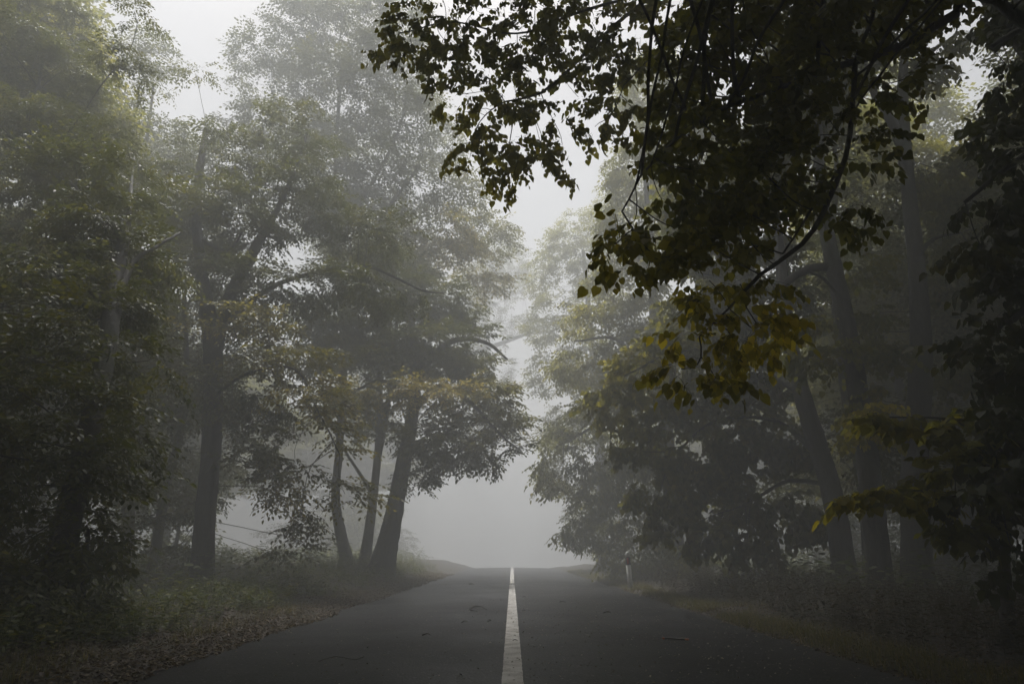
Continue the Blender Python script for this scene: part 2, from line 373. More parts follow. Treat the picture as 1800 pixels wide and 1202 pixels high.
LEAFCOUNT = 0
def build_tree(name, label, cat, seed, base, trunk, limbs, pads, *, world=True, spacing=.4, leaf='oval', size=.1, slen=.6, gap=.05, side=2,
               droop=.35, hang=.5, mat=None, twig_r=.003, group=None, tip_max=2, dens=1.0, gravity=.1, spread=.5, sides=14, reps=4, roof=()):
    """trunk / limbs: lists of (x, y, z, radius); pads: (centre, radii, yellowness) ellipsoids the crown fills."""
    global LEAFCOUNT
    rng = np.random.default_rng(seed); base = np.asarray(base, float); spacing = spacing * .8
    root = empty(name, base); tag(root, label, cat, group)
    loc = lambda a: a - base if world else a
    T = spline(trunk, .18); tp, tr = loc(T[:, :3]), T[:, 3]
    if len(T) > 8:
        hgt = tp[:, 2] - tp[0, 2]; tr = tr * (1 + .32 * np.exp(-np.maximum(hgt, 0) / .28))
    v, q = tube(tp, tr, sides, rng); nodes0, nrad = [tp], [tr]
    mesh_obj("trunk", v, q, np.full(len(q), 4), M_BARK, root, smooth_shade=True)
    for L in limbs:
        S = spline(L, .15); sp, sr = loc(S[:, :3]), S[:, 3]; sp = sp + np.cumsum(rng.normal(0, .006, sp.shape), 0)
        v, q = tube(sp, sr, max(7, sides - 5), rng, .05); mesh_obj("limb", v, q, np.full(len(q), 4), M_BARK, root, smooth_shade=True)
        nodes0.append(sp); nrad.append(sr)
    nodes0 = np.vstack(nodes0); nrad = np.concatenate(nrad)
    lo = nodes0[:, 2] > min(1.2, .15 * nodes0[:, 2].max()); nodes0, nrad = nodes0[lo], nrad[lo]
    att, ay = [], []
    for c, r, yl in list(pads) + list(roof):
        c, r = loc(np.asarray(c, float)), np.asarray(r, float); n = max(4, int(4.2 * r.prod() / spacing ** 3 * dens)); n = min(n, 700)
        u = rng.normal(0, 1, (n, 3)); u /= np.linalg.norm(u, axis=1, keepdims=True); u *= rng.random((n, 1)) ** .42
        p = c + u * r; p[:, 2] -= .25 * r[2] * (u[:, 0] ** 2 + u[:, 1] ** 2); att.append(p); ay.append(np.full(n, yl) * rng.uniform(.4, 1.3) if yl else np.zeros(n))
    att = np.vstack(att); ay = np.concatenate(ay)
    nodes, par = colonize(rng, nodes0, att, spacing * .62, spacing * .8, gravity=gravity)
    n0 = len(nodes0); n = len(nodes); new = np.arange(n0, n); P_ = par[new]
    cnt = np.zeros(n, int); r2 = np.zeros(n); ex = 2.25; tipr = .0045 if spacing > .25 else .0028
    for i in range(n - 1, n0 - 1, -1):
        if cnt[i] == 0: r2[i] = tipr ** ex
        cnt[i] += 1; p = par[i]; cnt[p] += cnt[i]; r2[p] += r2[i]
    rad = r2 ** (1 / ex); rad[:n0] = nrad
    main = {}
    for i in new:
        p = par[i]
        if p not in main or cnt[i] > cnt[main[p]]: main[p] = i
    for _ in range(2):                                                # relax the zigzag of the branches
        nn = nodes.copy()
        for i in new:
            c = main.get(i)
            if c is not None: nn[i] = .5 * nodes[i] + .25 * (nodes[par[i]] + nodes[c])
        nodes = nn
    d = nodes[new] - nodes[P_]; d /= np.maximum(np.linalg.norm(d, axis=1, keepdims=True), 1e-6)
    full = np.zeros((n, 3)); full[new] = d
    sel = rad[new] > (.0035 if spacing <= .25 else .0055); e = new[sel]; ep = par[e]
    if len(e):
        ismain = np.array([main.get(p) == i and p >= n0 for p, i in zip(ep, e)]); k = 5
        rs = np.where(ismain, rad[ep], np.minimum(rad[e] * 1.15, rad[ep])); ds = np.where(ismain[:, None], full[ep], full[e]); a = np.arange(k) * 2 * math.pi / k
        def ring(c, dr, r):
            R = rot_from_axes(dr, np.broadcast_to(np.array([.31, .95, .06]), dr.shape))
            return c[:, None] + (np.cos(a)[None, :, None] * R[:, None, :, 1] + np.sin(a)[None, :, None] * R[:, None, :, 2]) * r[:, None, None]
        v = np.stack([ring(nodes[ep], ds, rs), ring(nodes[e], full[e], rad[e])], 1)
        idx = np.arange(len(e) * 2 * k).reshape(-1, 2, k); A, B = idx[:, 0], idx[:, 1]
        bq = np.stack([A, np.roll(A, -1, 1), np.roll(B, -1, 1), B], -1).reshape(-1, 4); bv = v.reshape(-1, 3)
    else: bv, bq = np.zeros((0, 3)), np.zeros((0, 4), int)
    leafy = new[cnt[new] <= tip_max]
    tips, dirs = nodes[leafy], full[leafy]
    yl = np.zeros(len(tips))
    for s in range(0, len(tips), 512):
        dd = np.linalg.norm(tips[s:s + 512, None] - att[None], axis=2); yl[s:s + 512] = ay[dd.argmin(1)]
    yl = np.clip(yl + .10 * (rng.random(len(yl)) < .25), 0, 1)
    if reps > 1:
        m = len(tips); tips, dirs, yl = np.tile(tips, (reps, 1)), np.tile(dirs, (reps, 1)), np.tile(yl, reps)
        back = rng.random((m * (reps - 1), 1)) * spacing * .62
        tips[m:] -= dirs[m:] * back; tips[m:] += rng.normal(0, spacing * .12, (m * (reps - 1), 3)); spread = max(spread, .9)
    V, loops, counts, attrs, tw = leaves_mesh(rng, tips, dirs, yl, leaf, size, slen, gap, side, droop, hang, twig_r, spread)
    cr = mesh_obj("crown", V, loops, counts, mat or M_LEAF, root, attrs); LEAFCOUNT += len(attrs["rnd"]) // len(leaf_shape(leaf)[0])
    if tw is not None:
        bq = np.concatenate([bq, tw[1] + len(bv)]); bv = np.vstack([bv, tw[0]])
    if len(bq): tag(mesh_obj("twigs", bv, bq, np.full(len(bq), 4), M_BARK, root, smooth_shade=True), kind="stuff")  # the crown's branches and twigs in one mesh
    return root

def pad(px, py, Y, rx, ry, dz=None, yl=0.0):
    """Crown mass read off the photograph: centre pixel, distance, half sizes in pixels, half depth in metres."""
    s = Y / 1200.0 * 1.02
    return (P(px, py, Y), (rx * s, dz if dz else rx * s * .9, ry * s), yl)
def path(*pts):
    """(px, py, distance, width in pixels) -> limb points with radius."""
    return [(*P(x, y, Y), w * Y / 1200.0 * .42) for x, y, Y, w in pts]
def foot(px, py, Y):
    p = P(px, py, Y); return np.array((p[0], p[1], float(ground_z(p[0], p[1])) - .08))
def rooted(pts):
    t = path(*pts); x, y, z, r = t[0]; g = float(ground_z(x, y)) - .12
    return [(x, y, g, r)] + t[1:] if t[1][2] > g + .3 else t
def tree_px(name, label, cat, seed, trunk, limbs, pads, **kw):
    T = rooted(trunk); return build_tree(name, label, cat, seed, T[0][:3], T, [path(*l) for l in limbs], [pad(*p) for p in pads], **kw)

def shade_canopy_pads(x0, x1, y0, y1, dz=1.0):
    """Crown masses, added for shade, of an unseen tree's top that arches over the road above the picture's upper edge."""
    r = np.random.default_rng(int(abs(x0 * 31 + y0 * 7 + x1))); o = []
    for x in np.arange(x0, x1 + .1, 1.7):
        for y in np.arange(y0, y1 + .1, 1.7):
            if -2.6 < x < 1.3 and 10 < y < 13.6: continue         # a window over the road
            xx, yy = x + r.normal(0, .3), y + r.normal(0, .3); o.append(((xx, yy, CAM_H + (yy + 1.3) * 1.0 + 2.0 + dz * r.uniform(0, 1.6)), (1.3, 1.3, .6), 0.0))
    return o
# --- left side
tree_px("hornbeam_tree", "dark hornbeam at the left edge, black dense lower crown beside the verge", "tree", 11,
    [(95, 1040, 7.99, 62), (120, 920, 7.99, 50), (155, 770, 8.14, 44), (185, 630, 8.95, 38), (203, 500, 10.44, 34), (225, 380, 12.13, 17), (232, 310, 13.11, 6)],
    [[(188, 600, 9.26, 20), (225, 470, 10.67, 14), (260, 440, 11.27, 9), (310, 410, 12.07, 5)], [(200, 540, 9.96, 24), (110, 470, 10.32, 16), (10, 440, 10.36, 12)],
     [(215, 420, 11.43, 20), (130, 330, 12.94, 14), (40, 270, 14.00, 9)]],
    [(60, 800, 7.70, 150, 120, 1.6), (100, 690, 8.06, 140, 70, 1.4), (50, 930, 7.33, 130, 100, 1.3), (150, 880, 7.70, 60, 110, 1.0), (70, 560, 9.47, 130, 45, 1.3), (150, 490, 10.17, 150, 22, 1.0), (235, 640, 9.19, 60, 60, .9),
     (50, 640, 8.57, 90, 60, 1.3), (20, 400, 11.78, 60, 26, 1.1), (200, 425, 11.76, 130, 34, 1.4), (290, 440, 12.00, 50, 40, 1.0), (90, 250, 14.60, 130, 80, 1.8), (180, 340, 13.83, 90, 36, 1.5),
     (60, 110, 15.60, 120, 70, 2.0), (140, 160, 16.00, 70, 50, 1.6), (70, 10, 16.00, 90, 40, 2), (205, 450, 11.2, 80, 36, 1.2), (225, 530, 10.2, 56, 40, 1.0), (205, 370, 12.2, 80, 36, 1.3), (245, 310, 12.8, 56, 40, 1.2), (120, 480, 10.6, 110, 36, 1.3), (60, 600, 9.6, 100, 40, 1.2), (150, 300, 13, 90, 40, 1.4), (215, 110, 14.60, 50, 40, 1.2), (250, 30, 14.80, 36, 30, .9), (215, 250, 14.00, 50, 40, 1.2), (80, 350, 13.06, 80, 24, 1.2), (240, 560, 10.14, 40, 40, .8), (200, 760, 7.99, 40, 60, .8), (-100, 620, 8.71, 90, 160, 1.8), (110, 590, 8.60, 110, 40, 1.3), (60, 520, 9.26, 100, 40, 1.2), (180, 680, 7.98, 60, 50, 1.0), (20, 760, 7.10, 120, 120, 1.4), (110, 1010, 7.10, 100, 60, 1.2), (170, 820, 7.55, 50, 60, .9)],
    spacing=.38, size=.082, slen=.5, gap=.045, tip_max=2, reps=5)
tree_px("hornbeam_tree", "tall forked hornbeam with a straight dark trunk standing clear on the left verge", "tree", 12,
    [(354, 1042, 15.2, 46), (362, 900, 15.2, 40.5), (372, 780, 15.4, 38.6), (374, 660, 15.6, 40.5), (372, 600, 15.8, 38.6), (355, 480, 16.4, 25.8), (345, 350, 17.4, 20.2), (362, 230, 18.4, 12.9)],
    [[(378, 620, 15.8, 30), (405, 520, 16.2, 27), (440, 455, 16.8, 25), (490, 370, 17.6, 14), (525, 290, 18.4, 8), (545, 220, 19.2, 3)],
     [(385, 580, 15.8, 13.6), (470, 510, 16.5, 11.2), (560, 478, 17.2, 9.3), (640, 468, 17.6, 7.44), (700, 490, 17.8, 6.2), (745, 512, 18, 4.34), (778, 514, 18, 2.48)],
     [(372, 700, 15.5, 8.68), (440, 655, 15, 6.2), (520, 650, 14.6, 4.96), (560, 720, 14.4, 3.72), (600, 800, 14.3, 2.48)],
     [(350, 420, 16.8, 7.44), (400, 440, 16.4, 5.58), (430, 400, 16.6, 3.72)]],
    [(440, 560, 14.6, 95, 30, 1.2, .85), (360, 585, 14.7, 60, 24, 1, .6), (500, 625, 14.6, 90, 40, 1.2, .35), (545, 690, 14.4, 80, 40, .9, .55), (600, 760, 14.4, 40, 46, .6, .3), (580, 720, 14.4, 50, 30, .6, .4), (615, 850, 14.3, 40, 50, .55, .2), (590, 830, 14.4, 40, 40, .5, .2),  # yellow pads paint in boughs that catch skylight
     (500, 790, 14.7, 80, 50, 1.0, .25), (470, 850, 14.6, 50, 28, .6, .8), (520, 930, 15.3, 50, 70, .7, .05), (455, 720, 15.3, 70, 40, 1.0), (320, 720, 14.8, 70, 40, 1.1), (290, 800, 15.2, 36, 24, .6), (310, 640, 15.2, 60, 36, 1.0),
     (300, 905, 16.5, 50, 16, .7), (310, 960, 16.8, 40, 24, .6), (430, 490, 16, 110, 40, 1.5), (590, 500, 17, 110, 36, 1.5), (700, 520, 17.8, 70, 26, 1.0),
     (400, 380, 16.6, 120, 50, 1.8), (300, 320, 17, 80, 46, 1.5), (395, 265, 18, 70, 46, 1.5), (520, 350, 18, 100, 60, 1.8), (640, 410, 18.6, 100, 46, 1.8), (350, 130, 18.6, 36, 16, .7), (340, 460, 15.6, 70, 30, 1.2), (378, 650, 14.5, 56, 40, .9, .1), (395, 715, 14.6, 50, 30, .8, .1), (330, 670, 14.6, 50, 36, .9), (430, 620, 14.6, 60, 36, 1, .3), (450, 790, 15, 50, 40, .9), (300, 590, 15, 50, 34, 1),
     (520, 230, 19, 80, 46, 1.6), (540, 290, 18.6, 60, 40, 1.4), (460, 320, 17.8, 60, 40, 1.4), (280, 520, 15.4, 40, 28, .7)],
    spacing=.44, size=.10, slen=.6, gap=.05, tip_max=2)
tree_px("hornbeam_tree", "leaning hornbeam whose bough hangs low towards the left road edge", "tree", 13,
    [(668, 995, 23, 52.8), (690, 910, 23, 36.8), (708, 820, 23, 32), (722, 750, 23, 27.2), (730, 690, 23.2, 25.6), (728, 600, 23.6, 20.8), (705, 510, 24.2, 14.4)],
    [[(728, 720, 23, 18), (770, 680, 21.8, 13), (820, 700, 21, 9), (880, 760, 20.6, 5), (912, 785, 20.5, 3)], [(728, 660, 23.2, 18), (790, 600, 23, 13), (850, 600, 23, 9), (890, 630, 23, 5)],
     [(720, 700, 23, 12), (670, 670, 22, 9), (620, 690, 21.5, 5)], [(715, 560, 24, 16), (650, 510, 24.4, 11), (590, 520, 24.6, 6)]],
    [(655, 690, 21.0, 80, 24, 1.2, .9), (760, 692, 20.6, 90, 24, 1.4, .8), (790, 765, 20.8, 90, 50, 1.5, .12), (760, 815, 20.8, 44, 28, .9, .05), (830, 800, 20.6, 40, 26, .8, .1), (860, 770, 20.6, 50, 40, 1, .25), (890, 785, 20.4, 26, 18, .5, .2), (720, 745, 20.6, 26, 34, .7),
     (870, 690, 21, 44, 36, 1.2, .2), (895, 745, 20.6, 34, 30, .9, .2), (690, 640, 22.4, 80, 30, 1.6, .15), (600, 680, 22, 50, 24, 1.1, .6), (830, 690, 20.8, 60, 26, 1.2, .5), (850, 700, 21.5, 50, 40, 1.2, .1), (760, 610, 22.8, 110, 50, 2.0), (830, 640, 22.6, 50, 46, 1.3, .1), (660, 560, 23.6, 130, 46, 2.2), (760, 530, 24, 90, 40, 2.0), (580, 560, 24, 70, 50, 1.8), (620, 620, 23, 70, 30, 1.4, .1), (700, 620, 22.6, 60, 30, 1.3, .1), (540, 620, 23.5, 50, 30, 1.4), (840, 720, 21.2, 60, 36, 1.2, .2),
     (660, 480, 25, 120, 40, 2.2), (830, 560, 23.5, 40, 36, 1.2)],
    spacing=.46, size=.125, slen=.62, gap=.055, tip_max=2, reps=5)
tree_px("hornbeam_tree", "slim pale hornbeam with a forked trunk just left of the leaning one", "tree", 14,
    [(640, 990, 27, 24.5), (655, 880, 27, 17.3), (665, 790, 27, 15.8), (668, 720, 27, 13.7), (664, 600, 27.5, 9.36), (650, 420, 28.5, 6.48)],
    [[(664, 800, 27, 16), (678, 730, 27.2, 13), (690, 640, 27.5, 9), (700, 480, 28, 6)], [(655, 870, 27, 9), (610, 800, 27, 6), (575, 740, 27, 4)]],
    [(640, 740, 27, 80, 24, 1.6), (590, 700, 27.5, 60, 26, 1.6), (620, 380, 29, 110, 60, 3), (700, 440, 29, 90, 50, 2.6, .3), (790, 440, 29.5, 80, 40, 2.2, .6), (860, 480, 30, 50, 40, 1.8, .5), (860, 410, 30, 60, 40, 2, .4), (700, 620, 28, 80, 40, 2)],
    spacing=.6, size=.15, slen=.7, gap=.075, leaf='dia', twig_r=0, tip_max=3)
tree_px("hornbeam_tree", "giant fog-greyed hornbeam whose crown fills the upper left of the sky", "tree", 15,
    [(614, 985, 26.10, 25.9), (590, 885, 26.10, 18.7), (597, 780, 26.10, 15.8), (604, 640, 26.10, 15.8), (598, 480, 27.00, 14.4), (590, 300, 27.90, 10.8), (600, 120, 29.70, 6.48)],
    [[(600, 520, 27.00, 12), (660, 400, 27.45, 9), (740, 290, 27.90, 6)], [(596, 440, 27.00, 11), (530, 300, 27.90, 8), (480, 160, 28.80, 5)], [(600, 420, 27.18, 10), (690, 250, 28.35, 7), (720, 150, 28.80, 4)]],
    [(460, 120, 27.90, 60, 60, 2.6), (470, 230, 27.00, 80, 50, 2.6), (560, 60, 28.80, 110, 60, 3.2), (600, 180, 27.90, 120, 70, 3.4), (690, 120, 28.80, 90, 70, 3), (740, 230, 28.35, 80, 60, 3), (560, 300, 27.00, 120, 50, 3), (690, 320, 27.45, 100, 50, 3),
     (800, 340, 27.90, 60, 50, 2.4, .15), (650, -20, 29.70, 130, 50, 3.2), (520, -60, 29.70, 80, 50, 2.6), (400, 230, 26.10, 40, 40, 1.6), (790, 410, 27.00, 70, 36, 2.2, .4)],
    spacing=.62, size=.15, slen=.75, gap=.075, leaf='dia', twig_r=0, tip_max=3)
tree_px("hornbeam_tree", "fog-greyed hornbeam with a narrow top beside the bright gap in the left treetops", "tree", 16,
    [(228, 1000, 21, 18.6), (232, 800, 21, 14.9), (240, 560, 21.5, 12.4), (250, 330, 22.5, 8.68), (270, 150, 23.6, 4.96)],
    [[(242, 520, 21.5, 10), (300, 400, 22, 6)], [(246, 420, 22, 10), (170, 300, 22.5, 6)]],
    [(270, 110, 23.5, 46, 56, 1.6), (230, 220, 22.8, 80, 46, 2), (300, 250, 22.8, 60, 50, 1.8), (200, 330, 22.4, 90, 46, 2.2), (310, 370, 22, 60, 40, 1.8), (160, 60, 24, 50, 60, 2), (170, 180, 23.4, 70, 60, 2), (220, 470, 22, 90, 40, 2)],
    spacing=.52, size=.13, slen=.65, gap=.065, leaf='dia', twig_r=0, tip_max=3)
tree_px("hornbeam_tree", "far tree reaching a bare pale limb across the road in the fog", "tree", 18,
    [(684, 992, 55.9, 12), (694, 860, 55.9, 10), (730, 740, 56.5, 8), (775, 640, 57.2, 6.5), (800, 540, 58.5, 4)],
    [[(790, 660, 56.6, 13), (840, 620, 54.6, 12), (880, 605, 53.3, 10), (930, 588, 52.0, 7), (965, 586, 51.4, 4)]],
    [(850, 500, 55.9, 60, 46, 3), (900, 470, 55.9, 40, 50, 2.4), (930, 560, 52.6, 30, 20, 1.4), (820, 600, 55.9, 50, 50, 2.6), (890, 650, 54.6, 20, 26, 1.4), (840, 730, 55.9, 30, 50, 2), (870, 560, 55.2, 46, 26, 2)],
    spacing=.7, size=.18, slen=.8, gap=.09, leaf='dia', twig_r=0, tip_max=3)

# --- right side
LIME = dict(leaf='lime', mat=M_LIME, hang=1.6, droop=.45)
R0 = np.array((6.0, 4.2, 0.0)); R0[2] = float(ground_z(6.0, 4.2)) - .1
def rp(x, y, z, r): return (x, y, z, r)
build_tree("lime_tree", "big near lime arching over the road with black boughs and large hanging leaves", "tree", 21, R0,
    [rp(6.0, 4.2, R0[2], .30), rp(5.95, 4.3, 1.2, .27), rp(5.9, 4.5, 2.4, .25), rp(5.7, 4.7, 3.6, .22), rp(5.5, 5.0, 5.0, .17), rp(5.2, 5.2, 6.4, .11)],
    [[rp(5.8, 4.6, 3.0, .12)] + path((1760, 5, 5.1, 26), (1690, 30, 5.2, 24), (1590, 85, 5.3, 20), (1480, 120, 5.3, 17), (1360, 165, 5.3, 13), (1250, 215, 5.1, 9), (1160, 300, 4.8, 6), (1110, 380, 4.6, 4)),
     path((1505, 112, 5.3, 13), (1498, 200, 5.2, 12), (1488, 275, 5.2, 12), (1455, 370, 5.1, 12), (1420, 425, 5.1, 11), (1345, 482, 5.1, 9), (1290, 540, 5.1, 5), (1240, 590, 5.1, 3)),
     path((1488, 280, 5.2, 7), (1430, 370, 5.1, 6), (1380, 450, 5.1, 4))],
    [pad(*p) for p in [
     (1200, 100, 5.7, 70, 60, .5), (1160, 250, 5.2, 50, 40, .35), (1260, 150, 5.5, 90, 60, .5), (1400, 120, 5.3, 100, 60, .5), (1340, 240, 5.2, 80, 50, .45), (1420, 270, 5.3, 50, 40, .35), (1380, 20, 5.6, 120, 50, .6), (1180, 430, 4.7, 60, 40, .35, .12), (1270, 350, 5.0, 60, 50, .4), (1500, 30, 5.4, 90, 50, .5), (1240, 20, 5.8, 90, 60, .5),
     (1080, 430, 4.6, 44, 44, .3, .25), (1140, 462, 4.6, 56, 34, .3, .2), (1130, 370, 4.8, 60, 40, .35, .1), (1200, 320, 4.9, 70, 56, .4), (1230, 400, 4.9, 60, 50, .4, .1), (1220, 230, 5.1, 70, 60, .45), (1310, 300, 5.2, 70, 70, .5), (1190, 170, 5.3, 40, 40, .3),
     (1340, 180, 5.2, 90, 70, .5), (1450, 60, 5.2, 110, 70, .6), (1300, 70, 5.5, 110, 80, .6), (1570, 40, 5.1, 100, 56, .5), (1430, 210, 5.2, 60, 60, .4), (1310, 400, 5.2, 50, 50, .35, .15), (1400, 330, 5.3, 60, 44, .35), (1400, -60, 5.5, 200, 60, .8), (1650, -40, 5, 140, 60, .7), (1530, 260, 5.1, 50, 30, .3), (1490, 380, 5.1, 44, 40, .3), (1570, 150, 5.1, 60, 40, .4),
     (1275, 590, 5.1, 66, 46, .4, .8), (1220, 560, 5.1, 36, 36, .3, .8), (1335, 560, 5.2, 46, 56, .35, .7), (1200, 645, 5.1, 28, 26, .25, 1.0), (1250, 655, 5.1, 30, 26, .25, .8), (1250, 500, 5.1, 60, 30, .35, .5), (1320, 490, 5.2, 50, 30, .3, .4), (1370, 590, 5.3, 24, 40, .25, .6)]]
    + [((1.5, 3.2, 6.4), (2.2, 1.6, .7), 0), ((3.6, 2.6, 5.6), (1.8, 1.8, .8), 0), ((2.2, .6, 6.2), (2.2, 1.8, .8), 0), ((5.2, 2.0, 5.0), (1.6, 1.8, .9), 0)],  # unseen crown over the camera, added for its shade
    spacing=.17, size=.070, slen=.24, gap=.034, side=1, twig_r=.0016, tip_max=2, sides=16, spread=.7, reps=2, **LIME)
RB = np.array((7.4, 7.0, 0.0)); RB[2] = float(ground_z(7.4, 7.0)) - .1
build_tree("lime_tree", "lime whose sparse boughs reach farthest across the top of the white sky", "tree", 28, RB,
    [rp(7.4, 7.0, RB[2], .30), rp(7.35, 7.0, 1.5, .27), rp(7.2, 7.1, 3.4, .25), rp(7.0, 7.2, 5.4, .21), rp(6.8, 7.2, 7.4, .16), rp(6.6, 7.3, 9.2, .10)],
    [[rp(6.9, 7.2, 6.2, .13)] + path((1560, -190, 7.42, 20), (1330, -130, 7.81, 16), (1160, -20, 8.06, 12), (1060, 60, 8.19, 9), (1000, 120, 8.32, 8), (940, 165, 8.45, 6), (880, 180, 8.58, 4)),
     path((1160, -20, 8.06, 9), (1010, 25, 8.45, 7), (910, 60, 8.70, 5), (800, 40, 8.70, 4), (700, 60, 8.70, 3)),
     path((1330, -130, 7.81, 12), (1240, 20, 7.55, 8), (1160, 90, 7.68, 5), (1100, 150, 7.81, 3))],
    [pad(*p) for p in [
     (720, 30, 8.70, 60, 30, .45, .1), (700, 80, 8.70, 44, 40, .45, .1), (790, 100, 8.70, 60, 40, .45), (750, 70, 8.7, 60, 40, .5), (850, 20, 8.7, 90, 40, .5), (860, 190, 8.7, 60, 50, .45, .1), (870, 260, 8.7, 60, 50, .45, .15), (690, 62, 8.70, 46, 44, 0.38, .12), (770, 50, 8.70, 66, 46, 0.51, .08), (860, 60, 8.70, 66, 54, 0.51), (930, 30, 8.58, 70, 50, 0.64), (800, 165, 8.70, 60, 46, 0.51, .08), (835, 245, 8.70, 56, 50, 0.51, .15), (900, 130, 8.70, 70, 60, 0.64), (960, 275, 8.58, 66, 40, 0.51, .15), (890, 310, 8.70, 46, 30, 0.38, .35), (800, 300, 8.70, 26, 24, 0.32, .3),
     (980, 60, 8.32, 80, 70, 0.64), (940, 200, 8.58, 66, 50, 0.58), (1050, 100, 8.19, 80, 80, 0.64), (1100, 200, 7.94, 44, 50, 0.45, .2), (1040, 200, 8.32, 46, 46, 0.45, .1), (1120, 40, 7.94, 80, 60, 0.64, .1), (1000, -30, 8.32, 120, 40, 0.77), (800, -20, 8.83, 90, 30, 0.64)]],
    spacing=.25, size=.088, slen=.26, gap=.036, side=1, twig_r=.0019, tip_max=2, sides=16, spread=.7, reps=2, dens=.9, **LIME)
tree_px("lime_tree", "black lime at the right edge with leaves hanging in a dark curtain", "tree", 22,
    [(1960, 1080, 6.4, 110), (1945, 700, 6.4, 90), (1930, 350, 6.4, 76), (1910, 60, 6.6, 60), (1890, -120, 6.8, 50)],
    [[(1930, 300, 6.4, 34), (1860, 250, 6.2, 22), (1780, 290, 6, 14), (1690, 360, 5.9, 8)], [(1940, 560, 6.4, 30), (1860, 520, 6.2, 20), (1770, 570, 6, 12)], [(1945, 760, 6.4, 28), (1860, 800, 6.1, 18), (1760, 850, 5.9, 10), (1680, 870, 5.8, 5)], [(1915, 100, 6.5, 34), (1830, 40, 6.4, 22), (1740, 80, 6.3, 12)]],
    [(1815, 130, 6.2, 80, 70, .7), (1775, 240, 6, 70, 60, .6), (1755, 340, 5.9, 70, 50, .5), (1835, 350, 6, 70, 70, .6), (1735, 440, 5.9, 60, 46, .5, .1), (1815, 480, 6, 70, 60, .6), (1775, 580, 6, 70, 60, .6, .15), (1805, 640, 6, 60, 70, .6), (1775, 740, 6, 60, 60, .6),
     (1795, 850, 5.9, 60, 60, .6), (1725, 850, 5.9, 60, 30, .5, .1), (1815, 960, 5.8, 50, 70, .6), (1840, 300, 6.1, 60, 200, .8), (1850, 700, 6.1, 60, 200, .8), (1835, 20, 6.4, 70, 50, .6), (1860, -60, 6.4, 120, 90, .9)],
    spacing=.26, size=.088, slen=.28, gap=.036, side=1, twig_r=.0018, tip_max=2, spread=.7, leaf='lime', mat=M_LIME_SHADED, hang=1.6, droop=.45)
tree_px("lime_tree", "dark lime with a high V fork, rightmost of the upright trunks on the right", "tree", 23,
    [(1606, 1000, 13, 60), (1608, 820, 13, 50), (1618, 640, 13, 46), (1612, 480, 13.2, 36), (1600, 360, 13.6, 32), (1590, 250, 14, 30), (1586, 150, 14.6, 24), (1594, 60, 15.2, 16)],
    [[(1598, 290, 13.9, 26), (1570, 220, 14.2, 24), (1545, 175, 14.5, 20), (1520, 120, 15, 14)], [(1606, 460, 13.2, 14), (1640, 420, 13, 9), (1690, 410, 12.8, 5)], [(1588, 170, 14.5, 14), (1630, 100, 14.6, 9), (1680, 60, 14.6, 5)]],
    [(1560, 60, 15, 80, 40, 1.4), (1640, 100, 14.8, 60, 40, 1.2), (1540, 560, 13, 50, 30, .8), (1660, 300, 14, 50, 60, 1.2), (1500, 100, 15, 60, 40, 1.2), (1560, 700, 12.6, 60, 26, .7, .15), (1700, 450, 13.5, 60, 70, 1.2), (1560, -60, 15.4, 160, 60, 2), (1680, 640, 13, 50, 60, 1), (1700, 760, 12.6, 60, 60, 1)],
    spacing=.36, size=.10, slen=.42, gap=.05, side=2, twig_r=.002, **LIME)
tree_px("lime_tree", "dark lime with a curving trunk and one stout level side limb", "tree", 24,
    [(1535, 960, 12.6, 48.6), (1525, 800, 12.6, 43.2), (1508, 680, 12.6, 41.4), (1488, 570, 12.8, 37.8), (1466, 470, 13, 34.2), (1450, 390, 13.3, 30.6), (1440, 280, 13.8, 25.2), (1436, 160, 14.4, 18)],
    [[(1468, 470, 13, 22), (1425, 472, 13, 19), (1392, 492, 13, 17), (1365, 530, 13, 12), (1340, 600, 12.9, 7)], [(1480, 530, 12.9, 9), (1450, 490, 12.6, 7), (1420, 478, 12.4, 5)]],
    [(1440, 620, 12.6, 60, 26, .8), (1400, 560, 13, 40, 30, .7, .2), (1540, 620, 12.4, 50, 26, .7), (1420, 180, 14.4, 90, 60, 1.6), (1440, 60, 14.8, 120, 60, 1.8), (1360, 260, 14, 60, 60, 1.2), (1520, 720, 11.6, 34, 34, .6, .5), (1530, 470, 12.8, 40, 30, .7)],
    spacing=.36, size=.10, slen=.42, gap=.05, side=2, twig_r=.002, **LIME)
